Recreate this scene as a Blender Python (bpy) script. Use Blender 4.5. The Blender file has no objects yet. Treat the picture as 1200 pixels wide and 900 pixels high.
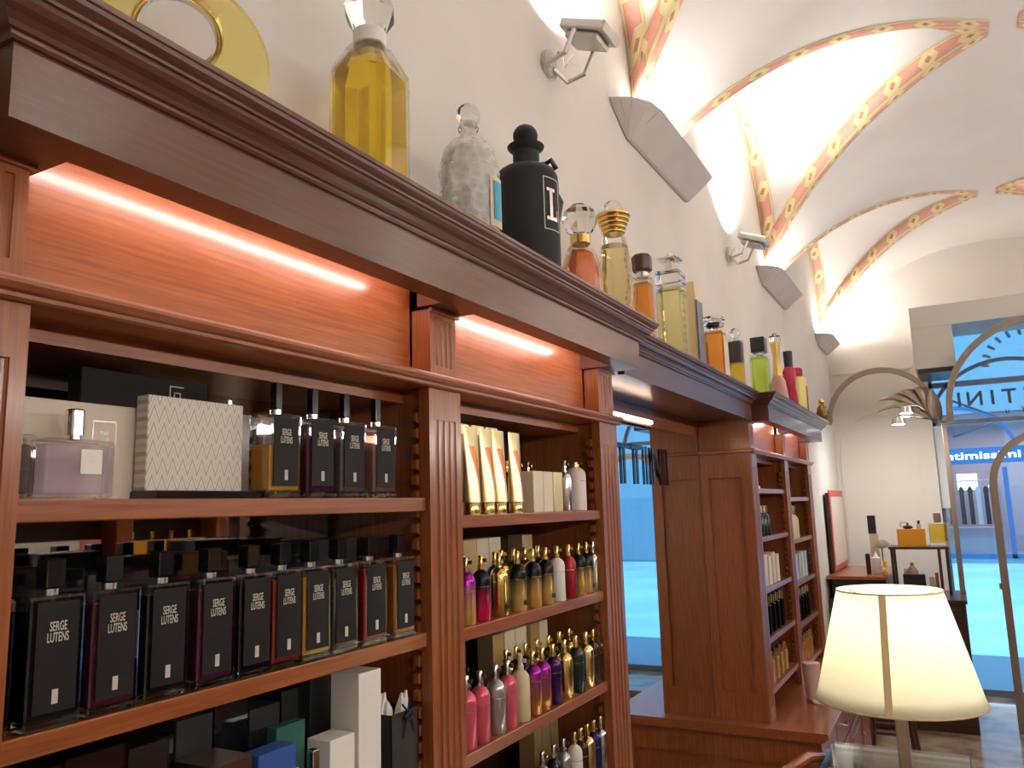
import bpy, bmesh, math, random
from math import sin, cos, pi, sqrt, radians
from mathutils import Vector, Matrix
random.seed(7)
sc = bpy.context.scene
C = sc.collection
CZ = 1.6                                     # camera height

# ------------------------------------------------------------------ materials
def newmat(name):
    m = bpy.data.materials.new(name); m.use_nodes = True
    nt = m.node_tree; b = nt.nodes['Principled BSDF']
    return m, nt, b
def P(name, col, rough=.5, metal=0, coat=0, trans=0, ior=1.45, emis=None, es=0, alpha=1, spec=.5, sub=0):
    m, nt, b = newmat(name)
    b.inputs['Base Color'].default_value = (*col, 1); b.inputs['Roughness'].default_value = rough
    b.inputs['Metallic'].default_value = metal; b.inputs['Coat Weight'].default_value = coat
    b.inputs['Transmission Weight'].default_value = trans; b.inputs['IOR'].default_value = ior
    b.inputs['Specular IOR Level'].default_value = spec; b.inputs['Alpha'].default_value = alpha
    if emis: b.inputs['Emission Color'].default_value = (*emis, 1); b.inputs['Emission Strength'].default_value = es
    return m
def noise_col(m, scale, stretch, c1, c2, lo=.35, hi=.65, detail=4, bump=0, coords='Object'):
    nt = m.node_tree; b = nt.nodes['Principled BSDF']
    tc = nt.nodes.new('ShaderNodeTexCoord'); mp = nt.nodes.new('ShaderNodeMapping'); mp.inputs['Scale'].default_value = stretch
    n = nt.nodes.new('ShaderNodeTexNoise'); n.inputs['Scale'].default_value = scale; n.inputs['Detail'].default_value = detail
    r = nt.nodes.new('ShaderNodeValToRGB'); r.color_ramp.elements[0].position = lo; r.color_ramp.elements[1].position = hi
    r.color_ramp.elements[0].color = (*c1, 1); r.color_ramp.elements[1].color = (*c2, 1)
    L = nt.links.new
    L(tc.outputs[coords], mp.inputs['Vector']); L(mp.outputs[0], n.inputs['Vector']); L(n.outputs['Fac'], r.inputs[0]); L(r.outputs[0], b.inputs['Base Color'])
    if bump:
        bp = nt.nodes.new('ShaderNodeBump'); bp.inputs['Strength'].default_value = bump; bp.inputs['Distance'].default_value = .002
        L(n.outputs['Fac'], bp.inputs['Height']); L(bp.outputs[0], b.inputs['Normal'])
    return m
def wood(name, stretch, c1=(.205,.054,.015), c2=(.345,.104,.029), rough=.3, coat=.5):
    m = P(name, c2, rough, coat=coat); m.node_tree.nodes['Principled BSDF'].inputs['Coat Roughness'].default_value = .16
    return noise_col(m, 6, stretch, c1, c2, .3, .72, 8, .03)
M = {}
M['wood_v'] = wood('cherry_wood_upright', (34, 34, 1.4))
M['wood_h'] = wood('cherry_wood_lengthwise', (34, 1.4, 34))
M['wood_x'] = wood('cherry_wood_cross', (1.2, 22, 22))
M['wood_crown'] = wood('dark_cherry_crown', (34, 1.4, 34), (.085,.029,.017), (.125,.043,.024), .36, .3)
M['wood_dark'] = wood('dark_brown_wood', (4, 4, 4), (.045,.014,.007), (.085,.025,.011), .4, .2)
M['wood_back'] = wood('deep_brown_wood', (20, 20, 1.2), (.034,.011,.006), (.06,.019,.009), .4, .2)  # darkest brown wood, for cabinet backs and far-end bodies
M['wall'] = noise_col(P('cream_plaster_wall', (.72,.66,.59), .85), 3, (1,1,1), (.69,.645,.60), (.73,.685,.64))
M['vault'] = noise_col(P('white_vault_plaster', (.78,.74,.71), .85), 2, (1,1,1), (.76,.72,.69), (.80,.765,.74))
M['farwall'] = P('pale_beige_wall', (.72,.68,.63), .8)
M['sconce'] = noise_col(P('grey_plaster_sconce', (.6,.54,.52), .8), 8, (1,1,1), (.60,.555,.535), (.64,.59,.57))
M['mirror'] = P('silvered_mirror', (.86,.88,.88), .01, metal=1)
M['mirror_dim'] = P('smoked_mirror', (.58,.58,.58), .02, metal=1)
M['black'] = P('satin_black', (.012,.012,.014), .35)
M['matt_black'] = P('matt_black', (.017,.017,.019), .6, spec=.3)
M['gloss_black'] = P('gloss_black', (.008,.008,.01), .12, coat=.4)
M['white'] = P('white_card', (.78,.74,.68), .5)
M['cream'] = P('cream_card', (.66,.57,.42), .5)
M['beige'] = P('beige_card', (.62,.52,.42), .55)
M['label_black'] = P('label_black', (.011,.008,.008), .6, spec=.25)
M['letter'] = P('pale_print', (.52,.48,.39), .6)
M['gold'] = P('polished_gold', (.80,.56,.20), .2, metal=1)
M['goldcard'] = P('gold_card', (.72,.55,.27), .3, metal=.7)
M['silver'] = P('polished_silver', (.80,.79,.77), .16, metal=1)
M['steel'] = P('grey_metal', (.55,.53,.50), .35, metal=.8)
M['bronze'] = P('dull_bronze_frame', (.30,.235,.18), .38, metal=.55)
M['brown'] = P('brown_cap', (.07,.03,.02), .3)
M['led'] = P('led_strip_glow', (1,.8,.7), .5, emis=(1,.75,.66), es=46)
M['ledw'] = P('led_strip_glow_cool', (1,.9,.85), .5, emis=(1,.80,.76), es=45)
M['ledn'] = P('led_strip_glow_amber', (1,.8,.6), .5, emis=(1,.70,.46), es=30)
M['orange'] = P('orange_card', (.80,.36,.02), .5)
M['pink'] = P('pink_card', (.75,.25,.28), .5)
M['red'] = P('red_frame', (.55,.04,.04), .4)
M['blue'] = P('blue_card', (.03,.08,.30), .4)
M['greyblk'] = P('dark_grey_card', (.024,.022,.022), .4)
M['brownbox'] = P('dark_brown_card', (.05,.022,.012), .3)

def thin_glass(name, tint=(1,1,1), refl=.12, rough=.02):
    m, nt, b = newmat(name); nt.nodes.remove(b)
    out = nt.nodes['Material Output']; t = nt.nodes.new('ShaderNodeBsdfTransparent'); t.inputs[0].default_value = (*tint, 1)
    g = nt.nodes.new('ShaderNodeBsdfGlossy'); g.inputs['Roughness'].default_value = rough; g.inputs['Color'].default_value = (1,1,1,1)
    lw = nt.nodes.new('ShaderNodeLayerWeight'); lw.inputs['Blend'].default_value = .35
    mt = nt.nodes.new('ShaderNodeMath'); mt.operation = 'MULTIPLY_ADD'; mt.inputs[1].default_value = .6; mt.inputs[2].default_value = refl*.2; mt.use_clamp = True
    mx = nt.nodes.new('ShaderNodeMixShader'); L = nt.links.new
    L(lw.outputs['Fresnel'], mt.inputs[0]); L(mt.outputs[0], mx.inputs[0]); L(t.outputs[0], mx.inputs[1]); L(g.outputs[0], mx.inputs[2]); L(mx.outputs[0], out.inputs[0])
    return m
M['glass'] = thin_glass('clear_glass')
M['pane'] = thin_glass('window_glass', (.93,.97,1), .05)
M['casetop'] = thin_glass('display_case_glass', (.86,.9,.88), .5)
M['cello'] = thin_glass('cellophane_wrap', (.75,.75,.75), .25, .12)
M['solid'] = P('solid_clear_glass', (.97,.97,.96), .02, trans=1, ior=1.45)
def liquid(name, col, rough=.02, ior=1.33):
    return P(name, col, rough, trans=1, ior=ior)
for k, c in dict(yellow=(.97,.70,.004), amber=(1,.42,.03), orange=(.95,.24,.03), lime=(.72,.95,.12), pale=(1,.93,.45), straw=(.95,.80,.42), crimson=(.60,.02,.06), lilac=(.80,.66,.82), rose=(1,.72,.58), clear=(.98,.98,.96)).items():
    M['liq_'+k] = P(k+'_perfume', c, .02, trans=.8 if k in ('yellow','amber','orange','lime','crimson') else .9, ior=1.33)
def dyed(name, col, a=.35):                   # a perfume seen in a dim shelf
    m, nt, b = newmat(name); out = nt.nodes['Material Output']
    t = nt.nodes.new('ShaderNodeBsdfTransparent'); t.inputs[0].default_value = (*[min(1, x*1.6+.04) for x in col], 1)
    b.inputs['Base Color'].default_value = (*col, 1); b.inputs['Roughness'].default_value = .08
    mx = nt.nodes.new('ShaderNodeMixShader'); mx.inputs[0].default_value = 1-a
    nt.links.new(t.outputs[0], mx.inputs[1]); nt.links.new(b.outputs[0], mx.inputs[2]); nt.links.new(mx.outputs[0], out.inputs[0])
    return m
for k, c in dict(black=(.01,.008,.012), plum=(.10,.015,.04), ruby=(.30,.01,.02), honey=(.62,.33,.05), amber=(.45,.17,.03), brick=(.30,.04,.02), smoke=(.35,.28,.27), rosy=(.50,.34,.31), violet=(.10,.02,.05), mauve=(.72,.58,.68)).items():
    M['dye_'+k] = dyed(k+'_tinted_perfume', c, .72 if k in ('smoke','rosy','mauve') else .35)

def grad(name, c1, c2, z0, z1, metal=.7, rough=.22):     # c1 at the bottom
    m, nt, b = newmat(name); b.inputs['Metallic'].default_value = metal; b.inputs['Roughness'].default_value = rough
    tc = nt.nodes.new('ShaderNodeTexCoord'); s = nt.nodes.new('ShaderNodeSeparateXYZ'); mr = nt.nodes.new('ShaderNodeMapRange')
    mr.inputs['From Min'].default_value = z0; mr.inputs['From Max'].default_value = z1
    r = nt.nodes.new('ShaderNodeValToRGB'); r.color_ramp.elements[0].color = (*c1, 1); r.color_ramp.elements[1].color = (*c2, 1)
    L = nt.links.new; L(tc.outputs['Object'], s.inputs[0]); L(s.outputs['Z'], mr.inputs['Value']); L(mr.outputs[0], r.inputs[0]); L(r.outputs[0], b.inputs['Base Color'])
    return m
GO = (.80,.52,.16)
G = dict(purplegold=grad('purple_to_gold', GO, (.32,.01,.30), .02, .07), blackpink=grad('black_to_pink', (.80,.03,.16), (.01,.01,.012), .02, .062),
         gold=P('gold_aluminium', (.85,.58,.17), .2, metal=1), blue=grad('blue_to_cyan', (.1,.5,.5), (.02,.14,.40), .03, .07),
         blackgold=grad('black_to_gold', GO, (.012,.012,.014), .025, .062), white=P('white_lacquer', (.74,.70,.66), .35), red=P('crimson_lacquer', (.33,.012,.03), .25, metal=.3),
         silver=P('brushed_silver', (.72,.69,.66), .2, metal=1), pink=P('pink_glass_lacquer', (.62,.10,.15), .2, metal=.3), clear=P('grey_silver_glass', (.50,.46,.44), .15, metal=.7),
         cream=P('cream_lacquer', (.62,.52,.31), .35), purpleamber=grad('purple_to_amber', (.50,.20,.05), (.28,.01,.26), .02, .075), darkpurple=P('dark_purple_lacquer', (.05,.01,.07), .2, metal=.5),
         blackgreen=P('black_green_lacquer', (.01,.022,.018), .2), brown=P('dark_brown_lacquer', (.05,.02,.012), .2, metal=.4), navy=P('navy_lacquer', (.015,.02,.12), .2, metal=.4),
         rose=P('rose_white_lacquer', (.66,.55,.53), .4), goldlight=P('light_gold_aluminium', (.85,.66,.32), .2, metal=1), blackc=P('black_aluminium', (.012,.012,.014), .25))

# ------------------------------------------------------------------ mesh tools
class MB:
    def __init__(s): s.bm = bmesh.new(); s.mats = []
    def _g(s, vs, fs):
        v = [s.bm.verts.new(p) for p in vs]; out = []
        for f in fs:
            try: out.append(s.bm.faces.new([v[i] for i in f]))
            except ValueError: pass
        return v, out
    def box(s, x0, x1, y0, y1, z0, z1, bev=0, seg=2):
        vs = [(x0,y0,z0),(x1,y0,z0),(x1,y1,z0),(x0,y1,z0),(x0,y0,z1),(x1,y0,z1),(x1,y1,z1),(x0,y1,z1)]
        v, f = s._g(vs, [(3,2,1,0),(4,5,6,7),(0,1,5,4),(1,2,6,5),(2,3,7,6),(3,0,4,7)])
        if bev:
            es = list({e for ff in f for e in ff.edges})
            bmesh.ops.bevel(s.bm, geom=es, offset=bev, segments=seg, affect='EDGES', profile=.5)
        return s
    def lathe(s, prof, c=(0,0,0), seg=24, rot=0, sx=1, sy=1, cap=True):
        rings = []
        for r, z in prof:
            if r < 1e-6: rings.append([s.bm.verts.new((c[0], c[1], c[2]+z))])
            else: rings.append([s.bm.verts.new((c[0]+r*sx*cos(rot+2*pi*i/seg), c[1]+r*sy*sin(rot+2*pi*i/seg), c[2]+z)) for i in range(seg)])
        for a, b in zip(rings, rings[1:]):
            for i in range(seg):
                j = (i+1) % seg
                if len(a) == 1 and len(b) == 1: break
                if len(a) == 1: s.bm.faces.new((a[0], b[j], b[i]))
                elif len(b) == 1: s.bm.faces.new((a[i], a[j], b[0]))
                else: s.bm.faces.new((a[i], a[j], b[j], b[i]))
        if cap:
            if len(rings[0]) > 1: s.bm.faces.new(list(reversed(rings[0])))
            if len(rings[-1]) > 1: s.bm.faces.new(rings[-1])
        return s
    def ext(s, pts, axis, a0, a1):               # closed outline pts extruded along axis; pts are the two other coords
        def p(u, v, a): return {'x':(a,u,v),'y':(u,a,v),'z':(u,v,a)}[axis]
        n = len(pts); vs = [p(u,v,a0) for u,v in pts]+[p(u,v,a1) for u,v in pts]
        s._g(vs, [tuple(range(n))[::-1], tuple(range(n,2*n))]+[(i,(i+1)%n,n+(i+1)%n,n+i) for i in range(n)])
        return s
    def tube(s, path, r, seg=8, closed=False, taper=None):
        path = [Vector(p) for p in path]; rings = []; n = len(path); up = None
        for k, p in enumerate(path):
            t = (path[min(k+1,n-1)]-path[max(k-1,0)]).normalized()
            if up is None: up = Vector((0,0,1)) if abs(t.z) < .9 else Vector((1,0,0))
            a = t.cross(up).normalized(); up = a.cross(t).normalized(); rr = r if taper is None else r*taper[k]
            rings.append([s.bm.verts.new(p+a*rr*cos(2*pi*i/seg)+up*rr*sin(2*pi*i/seg)) for i in range(seg)])
        for a, b in zip(rings, rings[1:]):
            for i in range(seg): s.bm.faces.new((a[i], a[(i+1)%seg], b[(i+1)%seg], b[i]))
        s.bm.faces.new(list(reversed(rings[0]))); s.bm.faces.new(rings[-1]); return s
    def bars(s, path, w, h):                      # square section swept in a plane of constant y: w along y, h across
        path = [Vector(p) for p in path]; n = len(path); rings = []
        for k, p in enumerate(path):
            t = (path[min(k+1,n-1)]-path[max(k-1,0)]).normalized(); a = Vector((0,1,0)); b = t.cross(a).normalized()
            rings.append([s.bm.verts.new(p+a*i*w/2+b*j*h/2) for i,j in ((-1,-1),(1,-1),(1,1),(-1,1))])
        for a, b in zip(rings, rings[1:]):
            for i in range(4): s.bm.faces.new((a[i], a[(i+1)%4], b[(i+1)%4], b[i]))
        s.bm.faces.new(list(reversed(rings[0]))); s.bm.faces.new(rings[-1]); return s
    def sphere(s, c, r, sx=1, sy=1, sz=1, u=20, v=12):
        return s.lathe([(max(0, r*sin(pi*i/v)) if 0 < i < v else 0, -r*sz*cos(pi*i/v)) for i in range(v+1)], c, u, 0, sx, sy)
    def xf(s, m): bmesh.ops.transform(s.bm, matrix=m, verts=s.bm.verts[:]); return s
    def mesh(s, name, mat, smooth=False, angle=35):
        bmesh.ops.recalc_face_normals(s.bm, faces=s.bm.faces[:])
        me = bpy.data.meshes.new(name); s.bm.to_mesh(me); s.bm.free()
        me.materials.append(mat)
        if smooth:
            me.polygons.foreach_set('use_smooth', [True]*len(me.polygons)); me.set_sharp_from_angle(angle=radians(angle))
        return me
    def obj(s, name, mat, parent=None, smooth=False, loc=None, rz=0):
        o = bpy.data.objects.new(name, s.mesh(name, mat, smooth)); C.objects.link(o)
        if parent: o.parent = parent
        if loc: o.location = loc
        if rz: o.rotation_euler.z = rz
        return o
def tag(o, label, cat, group=None):
    o['label'] = label; o['category'] = cat
    if group: o['group'] = group
    return o
def thing(name, label, cat, loc=(0,0,0), rz=0, group=None):
    o = bpy.data.objects.new(name, None); o.empty_display_size = .02; C.objects.link(o)
    o.location = loc; o.rotation_euler.z = rz; return tag(o, label, cat, group)
def struct(o): o['kind'] = 'structure'; return o
def dup(root, loc, label, rz=None, group=None):
    r = root.copy(); C.objects.link(r); r.location = loc; r['label'] = label
    if rz is not None: r.rotation_euler.z = rz
    if group: r['group'] = group
    for ch in list(root.children):
        c = ch.copy(); C.objects.link(c); c.parent = r
        for g in list(ch.children): d = g.copy(); C.objects.link(d); d.parent = c
    return r
cache = {}
def part(name, key, mat, parent, build, smooth=False, loc=None, label=None):
    k = (key, mat.name)
    if k not in cache:
        mb = MB(); build(mb); cache[k] = mb.mesh(name, mat, smooth)
    o = bpy.data.objects.new(name, cache[k]); C.objects.link(o); o.parent = parent
    if loc: o.location = loc
    if label: o['label'] = label
    return o
FACE_X = Matrix(((0,0,1,0),(1,0,0,0),(0,1,0,0),(0,0,0,1)))      # text reads for someone in the room looking at the left wall
FACE_MY = Matrix(((1,0,0,0),(0,0,-1,0),(0,1,0,0),(0,0,0,1)))    # text reads for someone looking along +y
MIRR_Y = Matrix(((-1,0,0,0),(0,0,1,0),(0,1,0,0),(0,0,0,1)))     # lettering seen from behind the shop window
def textmesh(name, txt, size, mat, mtx, ext=.0004, off=0, space=1, width=None, line=1):
    key = ('txt', txt, size, mat.name, tuple(map(tuple, mtx)), ext, off, width)
    if key in cache: return cache[key]
    cu = bpy.data.curves.new('t', 'FONT'); cu.body = txt; cu.size = size; cu.extrude = ext; cu.offset = off
    cu.align_x = 'CENTER'; cu.align_y = 'CENTER'; cu.space_character = space; cu.space_line = line; cu.resolution_u = 3
    o = bpy.data.objects.new('t', cu); C.objects.link(o); bpy.context.view_layer.update()
    me = bpy.data.meshes.new_from_object(o.evaluated_get(bpy.context.evaluated_depsgraph_get()))
    C.objects.unlink(o); bpy.data.objects.remove(o)
    sx = 1
    if width:
        w = max(v.co.x for v in me.vertices)-min(v.co.x for v in me.vertices); sx = width/w
    me.transform(Matrix.Diagonal((sx,1,1,1))); me.transform(mtx); me.materials.clear(); me.materials.append(mat); me.name = name
    cache[key] = me; return me
def text(name, txt, size, mat, mtx, parent, loc, **k):
    o = bpy.data.objects.new(name, textmesh(name, txt, size, mat, mtx, **k)); C.objects.link(o)
    if parent: o.parent = parent
    o.location = loc; return o

# ------------------------------------------------------------------ camera
cam = bpy.data.objects.new('camera', bpy.data.cameras.new('camera')); C.objects.link(cam)
RR = ((0.87398935, -0.10012321, -0.47551862), (0.48509695, 0.12197255, 0.86591203), (-0.02869767, -0.98747053, 0.15517218))
# columns of RR are the axes right, down, forward of the viewer in the room
f = Vector((RR[0][2], RR[1][2], RR[2][2])); r_ = Vector((RR[0][0], RR[1][0], RR[2][0])); d_ = Vector((RR[0][1], RR[1][1], RR[2][1]))
E_ = []
cx = r_; cy = -d_; cz = -f
FW = Matrix(((r_.x, -d_.x, -f.x, 0), (r_.y, -d_.y, -f.y, 0), (r_.z, -d_.z, -f.z, CZ), (0,0,0,1)))
cam.matrix_world = FW
cam.data.sensor_width = 36; cam.data.lens = 930/1200*36; cam.data.clip_start = .02; cam.data.clip_end = 200
sc.camera = cam

# ------------------------------------------------------------------ room shell
XL, XR, YB, YF = -.90, 1.70, -1.6, 7.6
MB().box(XL-.2, XR+.2, YB-.2, YF+.1, -.15, 0).obj('floor', None or noise_col(P('marble_floor', (.4,.3,.2), .18, coat=.2), 5, (1,1.2,1), (.22,.15,.10), (.48,.38,.28), .35, .68, 6))
fl = bpy.data.objects['floor']; struct(fl)
m = MB(); m.box(XL-.2, XL, YB-.2, YF+.3, 2.046, 4.35); m.box(XL-.2, XL, 4.90, YF+.3, 0, 2.0459); m.box(XL-.2, -.95, YB-.2, 4.8999, 0, 2.0459)
struct(m.obj('wall_left', M['wall']))
struct(MB().box(XR, XR+.2, YB-.2, YF+.3, 0, 4.35).obj('wall_right', M['wall']))
struct(MB().box(XL-.2, XR+.2, YB-.2, YB, 0, 4.35).obj('wall_back', M['wall']))
w = MB(); w.box(XL, -.12, YF, YF+.3, 0, 4.35); w.box(-.12, XR, YF, YF+.3, 3.0, 4.35); w.box(1.55, XR, YF, YF+.3, 0, 3.0)
struct(w.obj('wall_far', M['farwall']))
struct(MB().box(XL-.2, XR+.2, YB-.2, YF+.3, 4.35, 4.5).obj('ceiling', M['vault']))
# far wall mouldings
t = MB(); t.box(XL, -.24, YF-.015, YF, 2.70, 2.725); t.box(XL, -.6, YF-.012, YF, 2.20, 2.215)
t.bars([(-.56+.30*cos(a), YF-.005, 1.98+.36*sin(a)) for a in [pi*i/20 for i in range(21)]], .01, .018)
t.bars([(-.86, YF-.005, .9), (-.86, YF-.005, 1.98)], .01, .015); t.bars([(-.26, YF-.005, .9), (-.26, YF-.005, 1.98)], .01, .015)
struct(t.obj('trim_1', M['farwall']))

# vault
XC, ZC = .40, 3.72
def zv(x): return ZC-.35*abs(x-XC)**2.4
ZS = zv(XL)
LUN = [(.75, 2.62, 1.70), (3.05, 4.95, 4.02), (5.32, 7.26, 6.33)]     # start, end, tip along the wall
XT = .345
N = 26
xs = [XL+(XT-XL)*i/N for i in range(N+1)]
def edge(i, x):
    a, b, t = LUN[i]; s = (x-XL)/(XT-XL); return a+(t-a)*s, b+(t-b)*s
mirr = lambda x: 2*XC-x
def web(i, x, t, off=0):
    ya, yb = edge(i, x); s = (x-XL)/(XT-XL); zr = 3.93+(ZC-.004-3.93)*s; g = zv(x)
    if zr < g: zr = g
    z = g+(zr-g)*sqrt(max(0, 1-(2*t-1)**2)); return Vector((x, ya+(yb-ya)*t, z-off))
vm = MB(); wm = MB()
def grid(mb, rows):
    vr = [[mb.bm.verts.new(p) for p in r] for r in rows]
    for a, b in zip(vr, vr[1:]):
        for k in range(len(a)-1):
            try: mb.bm.faces.new((a[k], a[k+1], b[k+1], b[k]))
            except ValueError: pass
xs2 = xs+[XT+(XC-XT)*k/2 for k in (1,2)]
for side in (0, 1):
    X = (lambda x: x) if side == 0 else mirr
    def ee(i, x):
        if x >= XT: return (LUN[i][2], LUN[i][2])
        return edge(i, x)
    lim = [(lambda x: YB, lambda x: ee(0,x)[0])] + [((lambda x, i=i: ee(i,x)[1]), (lambda x, i=i: ee(i+1,x)[0])) for i in range(2)] + [(lambda x: ee(2,x)[1], lambda x: YF)]
    for lo, hi in lim:
        grid(vm, [[(X(x), lo(x)+(hi(x)-lo(x))*k/6, zv(x)) for k in range(7)] for x in xs2])
    for i in range(3):
        rows = []
        for x in xs:
            rr = []
            for k in range(33):
                t = .5-.5*cos(pi*k/32); p = web(i, x, t); rr.append((X(p.x), p.y, p.z))
            rows.append(rr)
        grid(wm, rows)
bmesh.ops.remove_doubles(vm.bm, verts=vm.bm.verts[:], dist=1e-5)
struct(vm.obj('ceiling', M['vault'], smooth=True)).name = 'ceiling_vault'
bpy.data.objects['ceiling_vault'].name = 'ceiling.001'
struct(wm.obj('ceiling', M['vault'], smooth=True))

# painted ribbons on the groins and along the wall arches
def ribbon_mat():
    m, nt, b = newmat('painted_ribbon'); b.inputs['Roughness'].default_value = .7
    uv = nt.nodes.new('ShaderNodeUVMap'); s = nt.nodes.new('ShaderNodeSeparateXYZ'); L = nt.links.new; L(uv.outputs[0], s.inputs[0])
    def mth(op, a, b_=None, c=None):
        n = nt.nodes.new('ShaderNodeMath'); n.operation = op
        for i, v in enumerate((a, b_, c)):
            if v is None: continue
            if isinstance(v, (int, float)): n.inputs[i].default_value = v
            else: L(v, n.inputs[i])
        return n.outputs[0]
    u, v = s.outputs['X'], s.outputs['Y']
    dv = mth('ABSOLUTE', mth('SUBTRACT', v, .5))                      # 0 centre .5 edge
    fu = mth('ABSOLUTE', mth('SUBTRACT', mth('FRACT', mth('DIVIDE', u, .22)), .5))   # 0 centre of a motif
    # pink field with notched ends
    inpink = mth('MULTIPLY', mth('LESS_THAN', dv, .33), mth('GREATER_THAN', mth('SUBTRACT', fu, mth('MULTIPLY', mth('SUBTRACT', .33, dv), .35)), .17))
    line = mth('MULTIPLY', mth('LESS_THAN', dv, .37), mth('GREATER_THAN', mth('SUBTRACT', fu, mth('MULTIPLY', mth('SUBTRACT', .37, dv), .35)), .15))
    dia = mth('LESS_THAN', mth('ADD', mth('MULTIPLY', fu, 2.2), dv), .22)
    def mix(fac, c1, c2):
        n = nt.nodes.new('ShaderNodeMix'); n.data_type = 'RGBA'; L(fac, n.inputs['Factor'])
        for sck, c in ((n.inputs['A'], c1), (n.inputs['B'], c2)):
            if isinstance(c, tuple): sck.default_value = (*c, 1)
            else: L(c, sck)
        return n.outputs['Result']
    col = mix(line, (.80,.66,.36), (.50,.26,.12)); col = mix(inpink, col, (.72,.34,.28)); col = mix(dia, col, (.48,.20,.10))
    no = nt.nodes.new('ShaderNodeTexNoise'); no.inputs['Scale'].default_value = 30
    L(mix(mth('MULTIPLY', mth('SUBTRACT', no.outputs['Fac'], .35), .5), col, (.80,.62,.40)), b.inputs['Base Color']); return m
M['ribbon'] = ribbon_mat()
def ribbon(rows):                              # rows of (p_edge0, p_edge1) along the run
    bm = bmesh.new(); uvl = bm.loops.layers.uv.new('UVMap'); L_ = 0; prev = None; us = []
    vr = []
    for a, b in rows:
        m = (Vector(a)+Vector(b))/2
        if prev is not None: L_ += (m-prev).length
        prev = m; us.append(L_); vr.append((bm.verts.new(a), bm.verts.new(b)))
    for k in range(len(rows)-1):
        try: fc = bm.faces.new((vr[k][0], vr[k][1], vr[k+1][1], vr[k+1][0]))
        except ValueError: continue
        for lp, uv in zip(fc.loops, ((us[k],0),(us[k],1),(us[k+1],1),(us[k+1],0))): lp[uvl].uv = uv
        fc.smooth = True
    me = bpy.data.meshes.new('trim'); bm.to_mesh(me); bm.free(); me.materials.append(M['ribbon'])
    o = bpy.data.objects.new('trim', me); C.objects.link(o); struct(o)
    md = o.modifiers.new('Solidify', 'SOLIDIFY'); md.thickness = .003; md.offset = 0
    return o
ntrim = [2]
def rb(rows):
    o = ribbon(rows); o.name = 'trim_%d' % ntrim[0]; ntrim[0] += 1
OFF = .004
def tpos(i, x, side, w):                      # parameter on the web at surface distance w from the groin
    t = 0; step = .002; acc = 0; p = web(i, x, 0 if side == 0 else 1)
    while acc < w and t < .5:
        t += step; q = web(i, x, t if side == 0 else 1-t); acc += (q-p).length; p = q
    return p
for sd in (0, 1):
    X = (lambda p: p) if sd == 0 else (lambda p: Vector((mirr(p.x), p.y, p.z)))
    for i in range(3):
        for side in (0, 1):
            rows = []; rows2 = []
            nr = 48
            for k in range(nr+1):
                x = XL+.001+(XT-.005-XL)*k/nr
                y = edge(i, x)[side]; z = zv(x)
                sg = -1 if side == 0 else 1
                crease = Vector((x, y, z-OFF))
                # vault side
                rows2.append((X(crease), X(Vector((x, y+sg*.068, z-OFF)))))
                p = tpos(i, x, side, .10); inn = Vector((0, -sg*OFF, 0))
                # keep clear of the web surface
                rows.append((X(crease), X(Vector((p.x, p.y+(OFF if side == 0 else -OFF), p.z-OFF)))))
            rb(rows2); rb(rows)
        rows = []                              # wall arch
        for k in range(57):
            t = .5-.5*cos(pi*k/56); p = web(i, XL+.003, t, OFF); q = web(i, XL+.095, t, OFF)
            c = edge(i, XL)[0]*.5+edge(i, XL)[1]*.5
            sh = Vector((0, OFF if p.y < c else -OFF, 0))
            rows.append((X(p+sh), X(q+sh)))
        rb(rows)

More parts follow.
